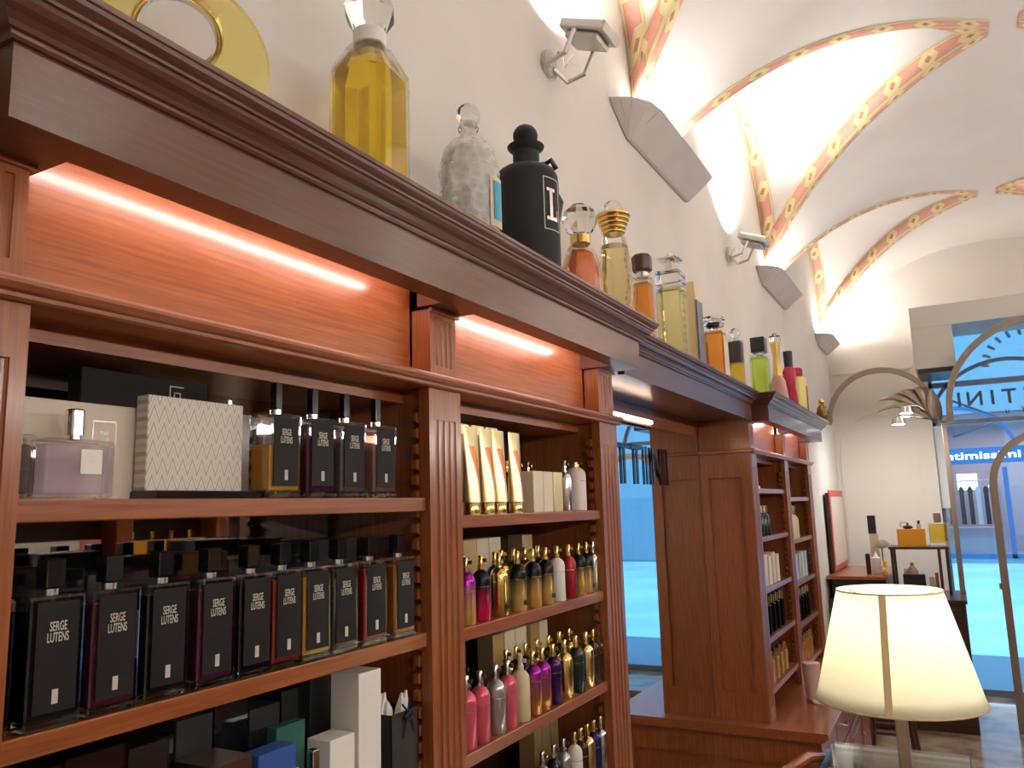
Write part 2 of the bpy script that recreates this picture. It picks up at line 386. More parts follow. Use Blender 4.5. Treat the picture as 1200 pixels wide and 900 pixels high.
# ------------------------------------------------------------------ lights that the room has
def area(name, loc, sx, sy, power, direction, col=(1,1,1), spread=pi, lengthy=False):
    l = bpy.data.lights.new(name, 'AREA'); l.shape = 'RECTANGLE'; l.size = sx; l.size_y = sy; l.energy = power; l.color = col; l.spread = spread
    o = bpy.data.objects.new(name, l); C.objects.link(o); o.location = loc
    z_ = -Vector(direction).normalized(); y_ = Vector((0,1,0)); y_ = (y_-z_*y_.dot(z_)).normalized(); x_ = y_.cross(z_)
    if lengthy: x_, y_ = y_, -x_
    o.matrix_world = Matrix.Translation(loc) @ Matrix((x_, y_, z_)).transposed().to_4x4(); return o
SC_P, FL_P = 3, 34
def sconce(ymid, x0, sgn, label, L=.82, pw=1):
    t = thing('wall_sconce', label, 'wall light', (x0, ymid, 2.885), 0, 'plaster uplight sconces on the side walls')
    s = sgn; h = L/2
    # trough: solid shell with a sunken top, drafted ends
    bot = [(0, -h+.0), (0, h)]; outer = .130; ht = .085
    mb = MB()
    pts_b = [(.004*s, -h+.13, 0), (.02*s, -h+.13, 0), (.02*s, h-.02, 0), (.004*s, h-.02, 0)]
    pts_t = [(.004*s, -h-.06, ht), (outer*.55*s, -h-.02, ht+.0), (outer*.9*s, -h+.05, ht), (outer*s, -h+.14, ht), (outer*s, h-.01, ht), (.004*s, h, ht)]
    b = [(.004*s,-h+.10,0),(.008*s,-h+.10,0),(.014*s,-h+.11,0),(.018*s,-h+.13,0),(.018*s,h-.01,0),(.004*s,h-.01,0)]
    n = 6
    vt = [mb.bm.verts.new(p) for p in pts_t]; vb = [mb.bm.verts.new(p) for p in b]
    inn = [(x*.9+.004*s*.1, y*.985, ht) for x, y, z in pts_t]; vi = [mb.bm.verts.new(p) for p in inn]; vi2 = [mb.bm.verts.new((x*.35, y*.80, ht-.04)) for x, y, z in pts_t]
    for k in range(n):
        j = (k+1) % n
        mb.bm.faces.new((vb[k], vb[j], vt[j], vt[k])); mb.bm.faces.new((vt[k], vt[j], vi[j], vi[k])); mb.bm.faces.new((vi[k], vi[j], vi2[j], vi2[k]))
    mb.bm.faces.new(vb); mb.bm.faces.new(vi2)
    mb.obj('trough', M['sconce'], t)
    fm = MB()                                  # radiating folds on the near end
    for k in range(5):
        a = k/4; top = Vector((outer*(.1+.9*a)*s, -h-.055+.17*a*a, ht-.004)); bt = Vector((.014*s, -h+.10+.02*a, .01))
        nrm = Vector((s*.5, -.8, -.3)).normalized()
        fm.tube([top+nrm*.0005, bt+nrm*.0005], .0022, 6)
    fm.obj('fold', M['sconce'], t)
    area('sconce_light', (x0+s*.06, ymid+.02, 2.885+ht+.005), .06, L*.75, SC_P*pw, (s*.28, 0, 1), (1,.96,.9))
    return t
sconce(2.84, XL, 1, 'large grey uplight sconce on the left wall, nearest and biggest of the three')
sconce(5.12, XL, 1, 'grey uplight sconce on the left wall, middle of the three')
sconce(7.24, XL, 1, 'small-looking grey uplight sconce beside the far corner of the left wall', .6, 4)
for y in (.5,): sconce(y, XL, 1, 'grey uplight sconce on the left wall above the foreground cabinet')
for y, n in ((.5, 'nearest the back'), (2.84, 'second'), (5.12, 'third'), (7.1, 'nearest the shopfront')):
    sconce(y, XR, -1, 'grey uplight sconce on the right wall, '+n, .7 if y > 7 else .82, 3 if y > 7 else 1)
def floodlight(y, x0, s, label):
    t = thing('floodlight', label, 'wall light', (x0, y, 2.85), 0, 'grey floodlights on the side walls')
    m = MB(); m.lathe([(.0,0),(.034,0),(.034,.012),(.0,.012)], (0,0,0), 16)
    m.xf(Matrix.Translation((.001*s,0,0)) @ Matrix.Rotation(pi/2*s, 4, 'Y')); m.obj('wall_plate', M['steel'], t)
    m = MB(); 
    for q in (-1, 1): m.tube([(.012*s, q*.01, -.01), (.03*s, q*.052, -.03), (.075*s, q*.055, -.02), (.10*s, q*.055, .03)], .006, 6)
    m.obj('bracket', M['steel'], t)
    m = MB(); m.tube([(.012*s,.0,.0),(.03*s,.01,.03),(.045*s,0,.0),(.05*s,-.01,-.03),(.07*s,0,.0)], .003, 6); m.obj('cable', M['silver'], t)
    hm = MB(); hm.box(-.06,.06,-.048,.048,-.012,.012,.005); hm.box(-.045,.045,-.038,.038,-.03,-.012,.008)
    hm.xf(Matrix.Translation((.115*s,0,.045)) @ Matrix.Rotation(radians(22)*s, 4, 'Y')); hm.obj('lamp_head', M['steel'], t)
    gm = MB(); gm.box(-.05,.05,-.04,.04,.012,.0135); gm.xf(Matrix.Translation((.115*s,0,.045)) @ Matrix.Rotation(radians(22)*s, 4, 'Y')); gm.obj('lamp_glass', P('floodlight_glass', (1,1,1), .2, emis=(1,.97,.92), es=12), t)
    area('floodlight_beam', (x0+.125*s, y, 2.925), .09, .08, FL_P, (-.16*s, 0, 1), (1,.96,.9), radians(118))
    t.scale = (1.18,1.18,1.18)
    return t
floodlight(1.9, XL, 1, 'grey floodlight on a bracket high on the left wall, above the clear glass bottle')
floodlight(3.97, XL, 1, 'smaller-looking grey floodlight high on the left wall between two sconces')
for y, n in ((1.72,'first'),(4.02,'second'),(6.3,'third')): floodlight(y, XR, -1, 'grey floodlight high on the right wall, '+n+' from the back')

# ------------------------------------------------------------------ cabinets on the left wall
XM = -.935                                     # plane of the mirrors
XFc = -.72                                    # plane of the pilaster fronts
ZSOF, ZBOX, ZTOP = 1.927, 1.997, 2.042
CROWN = [(0,1.993),(.004,1.993),(.0065,1.9955),(.0065,1.999),(.010,2.000),(.012,2.004),(.017,2.009),(.023,2.0125),(.0265,2.018),(.0270,2.022),(.031,2.0225),(.031,2.026),(.0345,2.028),(.0385,2.031),(.040,2.035),(.042,2.036),(.042,2.042)]
def crown(mb, xf, y0, y1, ret0=True, ret1=True, xb=-.90):
    rows = []
    for o, z in CROWN:
        a = y0-o if ret0 else y0; b = y1+o if ret1 else y1
        rows.append([(xb, a, z), (xf+o, a, z), (xf+o, b, z), (xb, b, z)])
    rows.append([(xb, (y0+y1)/2, ZTOP)]*4)
    rows[-1] = [(xb, a, ZTOP), (xb+.001, a, ZTOP), (xb+.001, b, ZTOP), (xb, b, ZTOP)]
    grid(mb, rows)
    v = [mb.bm.verts.new(p) for p in ((xb,y0,1.993),(xf,y0,1.993),(xf,y1,1.993),(xb,y1,1.993))]; mb.bm.faces.new(v)
def fluted(mb, y0, y1, z0, z1, zf0, zf1, n, x=XFc, xb=-.74, d=.004):
    """board with n flutes between zf0 and zf1"""
    w = y1-y0; m = w*.13; pitch = (w-2*m)/n; fw = pitch*.62
    prof = [(xb, y0), (x, y0)]
    for k in range(n):
        c = y0+m+pitch*(k+.5)
        for q in range(7): a = pi*q/6; prof.append((x-d*sin(a), c-fw/2*cos(a)))
    prof += [(x, y1), (xb, y1)]
    if z0 < zf0: mb.ext([(xb,y0),(x,y0),(x,y1),(xb,y1)], 'z', z0, zf0)
    mb.ext(prof, 'z', zf0, zf1)
    if zf1 < z1: mb.ext([(xb,y0),(x,y0),(x,y1),(xb,y1)], 'z', zf1, z1)
def cabinet(y0, label, shelves1, shelves2, zc, back1, back2, led, base_x=-.50, open_from=0):
    """two bays of .61 m between three fluted pilasters"""
    t = thing('wall_cabinet', label, 'cabinet', (0, y0, 0))
    pw = .092; A = [(0, pw), (.722, .814), (1.420, 1.528)]
    bays = [(pw, .722), (.814, 1.420)]
    for a, b in A:
        m = MB(); fluted(m, a, b, zc, 1.796, zc+.05, 1.745, 4); m.box(XM, -.7401, a+.012, b-.012, zc, 1.796); m.obj('pilaster', M['wood_v'], t)
        m = MB(); fluted(m, a+.008, b-.008, 1.816, ZSOF, 1.835, 1.915, 4, -.722, -.758, .0035); m.box(-.716, -.7219, a+.004, b-.004, 1.922, ZSOF+.002); m.obj('frieze_block', M['wood_v'], t)
    for a, b in bays:
        m = MB(); m.box(-.775, -.76, a-.004, b+.004, 1.816, 1.99); m.obj('frieze_panel', M['wood_h'], t)
    m = MB(); prof = [(-.78,1.796),(-.712,1.796),(-.709,1.798),(-.709,1.802),(-.704,1.804),(-.700,1.809),(-.700,1.8125),(-.703,1.816),(-.78,1.816)]
    m.ext(prof, 'y', -.004, 1.532); m.box(XM, -.7801, 0, 1.528, 1.776, 1.80); m.obj('architrave', M['wood_h'], t)
    # side walls
    for n_, yy in (('side_panel', 0), ('side_panel', 1.516)):
        m = MB(); m.box(XM, -.7402, yy, yy+.012, zc, 1.99)
        if yy == 0 and open_from:               # framed side facing the viewer
            for zz0, zz1 in ((zc, zc+.11), (1.70, 1.80)): m.box(XM, XFc-.002, -.014, 0, zz0, zz1)
            for xa, xb in ((XM, XM+.035), (XFc-.045, XFc-.002)): m.box(xa, xb, -.014, 0, zc+.11, 1.70)
            m.box(XM, XFc-.002, -.006, 0, 1.816, 1.93)
        m.obj(n_, M['wood_v'], t)
        if yy == 0 and open_from:
            m = MB(); m.box(XM, XFc+.018, -.022, 0, 1.8001, 1.816, .003); m.obj('side_moulding', M['wood_x'], t)
    # back
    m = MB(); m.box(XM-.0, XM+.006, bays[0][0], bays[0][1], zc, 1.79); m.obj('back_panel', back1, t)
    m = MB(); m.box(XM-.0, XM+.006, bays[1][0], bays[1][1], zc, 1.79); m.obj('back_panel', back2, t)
    for (a, b), zs in zip(bays, (shelves1, shelves2)):
        for z in zs:
            m = MB(); m.box(XM+.007, -.728, a+.001, b-.001, z-.021, z, .0015); m.obj('shelf', M['wood_h'], t)
        for yy in (a-.0095, b+.0075):          # toothed strips that carry the shelves
            m = MB(); s = 1 if yy < a else -1
            ya = a-.010 if s > 0 else b+.010
            pts = []
            z = zc+.02
            while z < 1.74:
                pts += [(ya, z), (ya+s*.016, z+.006), (ya+s*.016, z+.019)]; z += .025
            pts += [(ya, z)]
            m.ext([( -.745 if False else p[0], p[1]) for p in pts], 'x', -.752, -.742); m.obj('shelf_rack', M['wood_v'], t)
    # pelmet and crown
    m = MB(); x0 = -.642
    m.ext([(x0,ZSOF),(x0,ZBOX),(-.660,ZBOX),(-.660,ZSOF+.008),(-.685,ZSOF+.008),(-.685,ZSOF)], 'y', .02, 1.505)
    m.box(XM, -.6602, .02, .036, ZSOF+.0081, ZBOX); m.box(XM, -.6602, 1.489, 1.505, ZSOF+.0081, ZBOX); m.box(XM, -.6852, .02, .036, ZSOF, ZSOF+.008); m.box(XM, -.6852, 1.489, 1.505, ZSOF, ZSOF+.008)
    for a, b in ((.036, pw+.004), (1.416, 1.489)): m.box(XM, -.6851, a, b, ZSOF, ZBOX-.003)
    m.box(-.74, -.6851, .72, .816, ZSOF+.003, ZBOX-.002)
    m.box(XM, -.6601, .036, 1.489, ZBOX-.002, ZBOX)
    m.obj('pelmet', M['wood_crown'], t)
    m = MB(); crown(m, x0, .02, 1.505); m.obj('crown_moulding', M['wood_crown'], t)
    for a, b in bays:
        m = MB(); m.box(-.693, -.687, a+.012, b-.03, 1.968, 1.974); m.obj('led_strip', led, t)
    return t
LB, MBk = M['mirror_dim'], M['wood_back']
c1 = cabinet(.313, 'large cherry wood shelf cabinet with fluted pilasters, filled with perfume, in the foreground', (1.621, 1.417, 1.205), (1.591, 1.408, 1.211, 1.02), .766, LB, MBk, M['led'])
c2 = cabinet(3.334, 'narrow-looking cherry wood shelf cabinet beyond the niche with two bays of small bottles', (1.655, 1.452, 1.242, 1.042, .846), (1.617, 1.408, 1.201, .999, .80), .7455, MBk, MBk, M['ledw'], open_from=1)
# lower parts: base cupboards under both cabinets
def base(y0, y1, label, top, bevel=.004):
    t = thing('base_cupboard', label, 'cupboard', (0, y0, 0))
    L = y1-y0
    m = MB(); m.box(XM, -.55, .01, L-.01, 0, top-.035); m.obj('body', M['wood_v'], t)
    m = MB(); m.ext([(XM,top-.035),(-.525,top-.035),(-.515,top-.03),(-.508,top-.022),(-.500,top-.018),(-.500,top-.004),(-.504,top),(XM,top)], 'y', -.02, L); m.obj('countertop', M['wood_h'], t)
    n = max(1, int(round(L/.4)))
    for k in range(n):
        a = .03+k*(L-.06)/n; b = a+(L-.06)/n-.015
        m = MB(); m.box(-.55, -.535, a, b, .10, top-.20, .002); m.box(-.5349, -.531, a+.04, b-.04, .14, top-.24, .002)
        d = m.obj('door', M['wood_v'], t); m = MB(); m.sphere((-.521, b-.02, top-.3), .008); m.obj('knob', M['gold'], d, True)
        m = MB(); m.box(-.55, -.535, a, b, top-.185, top-.05, .002); d = m.obj('drawer', M['wood_h'], t)
        m = MB(); c = (a+b)/2; m.tube([(-.535,c-.03,top-.115),(-.518,c-.027,top-.118),(-.516,c,top-.122),(-.518,c+.027,top-.118),(-.535,c+.03,top-.115)], .0035, 8); m.obj('handle', M['gold'], d, True)
    # framed end facing the camera
    m = MB()
    for z0_, z1_ in ((0,.12),(top-.13,top-.036)): m.box(XM, -.551, .0, .0099, z0_, z1_)
    for xa, xb in ((XM,XM+.05),(-.60,-.551)): m.box(xa, xb, 0, .0099, .12, top-.13)
    m.obj('end_frame', M['wood_v'], t)
base(3.27, 4.95, 'cherry wood base cupboard with drawers under the far cabinet, its countertop projecting', .745)
base(.29, 1.80, 'cherry wood base cupboard under the nearest cabinet', .765)
# niche with mirror between the cabinets
tag(MB().box(-.949, XM, 1.842, 3.318, .06, 1.875).obj('niche_mirror', M['mirror']), 'tall mirror filling the niche between the two cabinets', 'mirror')
def niche_cornice(y0, y1, label, x0=-.70):
    t = thing('cornice', label, 'cornice', (0,0,0))
    m = MB(); m.box(x0-.018, x0, y0, y1, ZSOF, ZBOX); m.box(XM, x0-.0181, y0, y1, ZSOF+.012, ZSOF+.024); m.obj('fascia', M['wood_crown'], t)
    m = MB(); crown(m, x0, y0, y1, False, False); m.obj('crown_moulding', M['wood_crown'], t); return t
nc = niche_cornice(1.865, 3.305, 'dark wood cornice bridging the niche between the two cabinets')
m = MB(); m.box(-.949, XM+.004, 1.85, 3.30, 1.8755, 1.938); m.obj('frieze_panel', M['wood_h'], nc)
m = MB(); m.box(XM+.0045, XM+.010, 1.95, 2.72, 1.884, 1.892); m.obj('led_strip', M['ledn'], nc)
m = MB(); m.box(XM+.0045, XM+.020, 1.94, 2.73, 1.8935, 1.8965); m.obj('added_glare_shield', M['wood_dark'], nc)  # shield added to keep the strip's glare off the soffit
niche_cornice(-1.2, .285, 'dark wood cornice running on left of the nearest cabinet', -.80)
# letters on the niche mirror
for ch, y, n in (('T',2.43,'half hidden by the cabinet'),('T',2.55,'second from the left'),('I',2.645,'between a T and an N'),('N',2.765,'with a slanting stroke'),('I',2.865,'last on the right')):
    tag(text('wall_letter', ch, .195, M['gloss_black'], FACE_X, None, (XM+.006, y, 1.727), ext=.002, off=-.001), 'black capital %s standing off the niche mirror, %s' % (ch, n), 'letter', 'black letters on the mirror')

# ------------------------------------------------------------------ opposite cabinets (seen in the mirrors)
def opposite(y0, n, label):
    t = thing('wall_cabinet', label, 'cabinet', (0, y0, 0)); W = .56; L = n*W
    for k in range(n+1):
        m = MB(); m.box(1.50, 1.52, k*W-.04, k*W+.04, .75, 1.80); m.box(1.5201, 1.66, k*W-.01, k*W+.01, .75, 1.80); m.obj('pilaster', M['wood_v'], t)
    for z in (.86, 1.10, 1.33, 1.62):
        m = MB(); m.box(1.505+.016, 1.66, .011, L-.011, z-.02, z); 
        m.obj('shelf', M['wood_h'], t)
    m = MB(); m.box(1.66, 1.675, -.04, L+.04, .75, 1.80); m.obj('back_panel', M['wood_back'], t)
    m = MB(); m.box(1.42, 1.675, -.06, L+.06, 1.93, 2.0); m.box(1.50, 1.675, -.05, L+.05, 1.8001, 1.9299); m.obj('pelmet', M['wood_crown'], t)
    m = MB(); m.box(1.30, 1.675, -.04, L+.04, 0, .7499); m.obj('base_body', M['wood_v'], t)
opposite(1.26, 5, 'cherry wood shelf cabinet on the right wall, reflected in the shelf mirror')
opposite(4.35, 4, 'cherry wood shelf cabinet on the right wall near the shopfront')
w5 = ('first','second','third','fourth')
for k in range(4):
    y = 2.48+k*.112
    t = thing('perfume_bottle', 'amber bottle behind an orange box, right wall cabinet, %s of four' % w5[k], 'perfume bottle', (1.625, y+.02, 1.3305), 0, 'bottles reflected in the shelf mirror')
    MB().box(-.02,.02,-.022,.022,0,.17,.003).obj('body', M['dye_honey'], t); MB().lathe([(.010,.17),(.010,.18),(.013,.18),(.013,.21)],(0,0,0),10).obj('cap', M['gold'], t)
    tag(MB().box(1.54,1.60,y-.05,y+.045,1.3305,1.50,.001).obj('perfume_box', M['orange']), 'orange perfume box, right wall cabinet, %s of four from the back' % w5[k], 'box', 'orange boxes reflected in the shelf mirror')
tag(MB().box(1.54,1.62,1.87,2.19,1.3305,1.515,.001).obj('gift_box', M['white']), 'wide white box on the right wall cabinet', 'box')
tag(MB().box(1.54,1.62,2.195,2.29,1.3305,1.515,.001).obj('gift_box', M['pink']), 'pink box next to the wide white one on the right wall cabinet', 'box')
# unseen tube added along the right cabinets to brighten the facing shelves
t = thing('fill_tube', 'long white tube added as unseen fill light on the right wall cabinets', 'wall light', (0,0,0))
MB().box(1.44,1.50,-1.2,5.6,2.0005,2.03,.002).obj('housing', M['steel'], t)
MB().box(1.425,1.4399,-1.18,5.58,2.002,2.028,.002).obj('tube', P('fill_tube_glow', (1,1,1), .4, emis=(1,.95,.88), es=9), t)
area('fill_tube_light', (1.42, 2.2, 2.015), 6.7, .05, 36, (-1,0,-.12), (1,.94,.87), pi, True)
# ------------------------------------------------------------------ small goods
def block_bottle(y, z, liq, label, x=-.727, h=.117, w=.053, d=.030, rz=0, grp='rectangular bottles with black labels on the second shelf', capm='gloss_black', caph=.026, capw=.018, fill=.90):
    t = thing('perfume_bottle', label, 'perfume bottle', (x-d/2, y, z+.0002), rz, grp)
    part('glass_body', ('bb',h,w,d), M['glass'], t, lambda m: m.box(-d/2,d/2,-w/2,w/2,0,h,.003,2))
    part('base_glass', ('bbb',h,w,d), M['solid'], t, lambda m: m.box(-d/2+.0015,d/2-.0015,-w/2+.0015,w/2-.0015,.0012,.0085,.0015,1))
    part('liquid', ('bl',h,w,d,fill), M['dye_'+liq], t, lambda m: m.box(-d/2+.002,d/2-.002,-w/2+.0025,w/2-.0025,.009,h*fill,.0015,1))
    lb = part('label', ('lb',h,w,d), M['label_black'], t, lambda m: m.box(d/2+.0002,d/2+.0009,-w*.37,w*.37,.015,h-.006))
    text('lettering', 'SERGE\nLUTENS', .0118, M['letter'], FACE_X, lb, (d/2+.0012, .0, h*.72), ext=.0001, off=.0001, width=.020, line=.82)
    part('emblem', ('em',h), M['letter'], lb, lambda m: (m.box(d/2+.001,d/2+.0014,-.0028,.0028,.022,.0345), ))
    part('neck', ('nk',h), M['silver'], t, lambda m: m.lathe([(.0075,h-.001),(.0075,h+.005),(.0065,h+.006)],(0,0,0),14), True)
    part('cap', ('cp',h,capw,caph), M[capm], t, lambda m: m.box(-capw/2,capw/2,-capw/2,capw/2,h+.006,h+.006+caph,.001,1))
    return t
row = [(.388,'black','with its left part hidden by the pilaster'),(.452,'black','leftmost that is fully in view'),(.511,'plum','filled with plum liquid, second fully in view'),(.570,'black','with a white barcode strip on its side'),
       (.633,'violet','with dark violet liquid'),(.690,'black','nearly black, left of the brick-red one'),(.741,'brick','with brick-red liquid'),(.792,'honey','with golden liquid'),
       (.846,'black','nearly black, right of the golden one'),(.910,'ruby','with ruby liquid'),(.978,'amber','with amber liquid, rightmost of the row')]
for y, l, s in row:
    t = block_bottle(y, 1.417, l, 'flat black-labelled bottle on the lower shelf, '+s)
    if l == 'black' and abs(y-.570) < .001:
        part('barcode', 'barcode', M['white'], t, lambda m: m.box(-.006,.004,-.0268,-.0266,.045,.092), label='white barcode sticker')
for y, l, s in [(.732,'honey','with half-used golden liquid'),(.798,'violet','with black-violet liquid'),(.862,'smoke','with pale smoky liquid'),(.932,'rosy','with pale rosy liquid, beside the pilaster')]:
    block_bottle(y, 1.621, l, 'tall black-labelled bottle on the top shelf, '+s, h=.106, w=.056, d=.036, grp='rectangular bottles on the top shelf', capm='gloss_black', caph=.034, capw=.011, fill=.62 if l == 'honey' else .9)
# boxes behind the lower row
def carton(name, x0, x1, y0, y1, z0, h, mat, label, cat='box', group=None, bev=.0008):
    m = MB(); m.box(-(x1-x0)/2,(x1-x0)/2,-(y1-y0)/2,(y1-y0)/2,0,h,bev,1)
    o = m.obj(name, mat, None, loc=((x0+x1)/2,(y0+y1)/2,z0+.0003)); tag(o, label, cat, group); return o
for a, b, h, mm, s in [(.412,.505,.135,'gloss_black','leftmost'),(.51,.60,.128,'greyblk','second'),(.605,.685,.142,'gloss_black','third, tallest'),(.69,.765,.132,'greyblk','fourth'),(.77,.835,.128,'gloss_black','fifth'),(.84,.925,.148,'greyblk','sixth, behind the ruby bottle'),(.93,1.02,.145,'gloss_black','last, by the pilaster')]:
    o = carton('perfume_box', -.84, -.775, a, b, 1.417, h, M[mm], 'glossy black perfume carton in cellophane behind the labelled bottles, '+s, 'box', 'black cartons behind the lower row')
    e = MB(); e.box(-.0335,.0335,-(b-a)/2-.001,(b-a)/2+.001,0,h+.001); e.obj('cellophane', M['cello'], o)
# top shelf goods left
t = thing('gift_box', 'wide cream gift box with a printed square, standing behind the lilac flacon', 'box', (-.79, .485, 1.6212))
MB().box(-.012,.012,-.075,.075,0,.100,.001,1).obj('carton', M['beige'], t)
m = MB()
for a in (-1,1): m.box(.0121,.0123,.037-.0006+a*.013,.037+.0006+a*.013,.048,.082)
for a in (-1,1): m.box(.0121,.0123,.024,.050,.065-.0006+a*.017,.065+.0006+a*.017)
m.obj('printed_square', M['steel'], t)
text('lettering', 'SERGE\nLUTENS', .006, M['steel'], FACE_X, t, (.0123, .037, .066), ext=.0001, width=.010)
t = thing('perfume_flacon', 'square clear flacon of pale lilac perfume with silver cap and white square label', 'perfume bottle', (-.752, .473, 1.6212))
MB().box(-.014,.014,-.037,.037,0,.058,.005,3).obj('glass_body', M['glass'], t)
MB().box(-.0115,.0115,-.033,.033,.005,.053,.003,2).obj('liquid', M['dye_mauve'], t)
MB().lathe([(.006,.058),(.006,.062),(.009,.062),(.009,.086),(.007,.088),(0,.088)],(0,0,0),14).obj('cap', M['silver'], t, True)
lb = MB().box(.0142,.0146,-.001,.021,.024,.048).obj('label', M['white'], t)
text('lettering', 'SERGE\nLUTENS', .0045, M['steel'], FACE_X, lb, (.0148, .010, .038), ext=.0001, width=.008)
t = thing('perfume_flacon', 'clear square flacon cut off by the left pilaster on the top shelf', 'perfume bottle', (-.752, .394, 1.6212))
MB().box(-.014,.014,-.037,.037,0,.060,.005,3).obj('glass_body', M['glass'], t); MB().box(-.0115,.0115,-.033,.033,.005,.05,.003,2).obj('liquid', M['dye_smoke'], t)
MB().lathe([(.006,.06),(.006,.064),(.009,.064),(.009,.088),(0,.088)],(0,0,0),14).obj('cap', M['silver'], t, True)
def zigzag():
    m, nt, b = newmat('zigzag_paper'); b.inputs['Roughness'].default_value = .5; L = nt.links.new
    tc = nt.nodes.new('ShaderNodeTexCoord'); s = nt.nodes.new('ShaderNodeSeparateXYZ'); L(tc.outputs['Object'], s.inputs[0])
    def q(op, a, b_, c=None):
        n = nt.nodes.new('ShaderNodeMath'); n.operation = op
        for i, v in enumerate((a, b_, c)):
            if v is None: continue
            if isinstance(v, (int, float)): n.inputs[i].default_value = v
            else: L(v, n.inputs[i])
        return n.outputs[0]
    zz = q('ABSOLUTE', q('SUBTRACT', q('FRACT', q('DIVIDE', s.outputs['Y'], .013), None), .5), None)
    st = q('FRACT', q('DIVIDE', q('ADD', s.outputs['Z'], q('MULTIPLY', zz, .036)), .0095), None)
    fac = q('GREATER_THAN', st, .5); st2 = q('GREATER_THAN', q('FRACT', q('DIVIDE', q('ADD', s.outputs['Z'], q('MULTIPLY', zz, .036)), .019), None), .5)
    mx = nt.nodes.new('ShaderNodeMix'); mx.data_type = 'RGBA'; L(q('MULTIPLY', fac, q('ADD', .45, q('MULTIPLY', st2, .55))), mx.inputs['Factor'])
    mx.inputs['A'].default_value = (.66,.60,.52,1); mx.inputs['B'].default_value = (.40,.36,.31,1); L(mx.outputs['Result'], b.inputs['Base Color']); return m
t = thing('gift_box', 'pale gift box with grey zigzag pattern standing on a black tray', 'box', (-.765, .622, 1.6302))
MB().box(-.010,.010,-.066,.066,0,.104,.001,1).obj('lid', zigzag(), t)
tag(MB().box(-.80,-.737,.555,.70,1.6213,1.6300,.001).obj('display_tray', M['gloss_black']), 'thin glossy black tray under the zigzag gift box', 'tray')
t = thing('gift_box', 'dark box with a square spiral emblem behind the zigzag gift box', 'box', (-.84, .62, 1.6212))
MB().box(-.012,.012,-.095,.075,0,.148,.001,1).obj('carton', M['label_black'], t)
m = MB()
for a,b,c,d in ((-.010,.010,.138,.1395),(-.010,-.0085,.118,.138),(-.010,.006,.118,.1195),(.0045,.006,.118,.132),(-.004,.006,.1305,.132),(-.004,-.0025,.124,.132)): m.box(.0121,.0125,.028+a,.028+b,c,d)
m.obj('emblem', M['letter'], t)
t = thing('perfume_bottle', 'small clear bottle with dark base standing between the zigzag box and the row of four', 'perfume bottle', (-.80, .705, 1.6213))
MB().lathe([(.016,0),(.016,.09),(.006,.098),(.006,.104)],(0,0,0),20).obj('glass_body', M['glass'], t, True); MB().lathe([(.014,.002),(.014,.05)],(0,0,0),20).obj('liquid', M['dye_black'], t, True); MB().lathe([(.005,.104),(.005,.125)],(0,0,0),12).obj('cap', M['silver'], t, True)

# third shelf of bay one
Z3 = 1.205
def lettered(o, txt, sz, loc, wd, mt='steel'): text('lettering', txt, sz, M[mt], FACE_X, o, loc, ext=.0001, width=wd)
carton('perfume_box', -.785,-.735,.882,.930, Z3,.178, M['white'], 'tall narrow white carton rising above its neighbours on the third shelf')
carton('perfume_box', -.775,-.735,.826,.874, Z3,.106, M['white'], 'low white carton in front of the tall white one')
o = carton('perfume_box', -.765,-.735,.705,.765, Z3,.120, M['blue'], 'deep blue carton on the third shelf')
carton('perfume_box', -.785,-.768,.765,.815, Z3,.133, P('green_glass_card', (.03,.12,.10), .15), 'dark green glossy carton behind the blue one')
carton('perfume_box', -.80,-.738,.640,.698, Z3,.125, M['brownbox'], 'dark brown carton left of the blue one')
carton('perfume_box', -.80,-.740,.575,.634, Z3,.118, M['brownbox'], 'dark brown carton, second to the left of the blue one')
for k, (a,b,h,mm) in enumerate([(.41,.47,.175,'greyblk'),(.475,.535,.178,'gloss_black'),(.54,.585,.17,'greyblk')]):
    o = carton('perfume_box', -.80,-.74,a,b,Z3,h,M[mm], ('black carton in shiny wrap under the lower shelf, nearest the left pilaster','tall glossy black carton second from the left pilaster','dark grey carton third from the left pilaster')[k])
    e = MB(); e.box(-.031,.031,-(b-a)/2-.001,(b-a)/2+.001,0,h+.001); e.obj('cellophane', M['cello'], o)
for k in range(6):
    a = .60+k*.055
    carton('perfume_box', -.865,-.815,a,a+.052,Z3,.15+.012*(k%3),M['greyblk' if k%2 else 'gloss_black'], 'black carton at the back of the third shelf, %s from the left' % ('first','second','third','fourth','fifth','sixth')[k], 'box', 'black cartons at the back of the third shelf')
t = thing('gift_bag', 'open dark grey gift bag with white tissue paper and a black ribbon', 'gift bag', (-.765, .985, Z3+.0003))
m = MB(); m.box(-.03,.03,-.032,.032,0,.002); 
for a in ((-.03,-.029,-.032,.032),(.029,.03,-.032,.032),(-.03,.03,-.032,-.031),(-.03,.03,.031,.032)): m.box(a[0],a[1],a[2],a[3],0,.108)
m.obj('bag', M['greyblk'], t)
m = MB(); random.seed(3)
for k in range(7):
    a = k*.9; c = Vector((random.uniform(-.015,.012), -.024+.007*k, .085)); 
    pts = [c, c+Vector((.004,.004*cos(a),.025)), c+Vector((.006,.012*cos(a),.035+.022*random.random()))]
    m.tube(pts, .011, 5, taper=[1,.8,.15])
m.obj('tissue_paper', M['white'], t)
m = MB(); m.tube([(.030,-.004,.070),(.034,.0,.095),(.030,.012,.125)], .0016, 6); m.tube([(.030,.022,.075),(.034,.01,.1),(.030,-.006,.118)], .0016, 6); m.tube([(.034,-.004,.1),(.036,.006,.108),(.036,.014,.1),(.034,.004,.094),(.034,-.004,.1)], .0016, 6); m.obj('ribbon', M['black'], t)
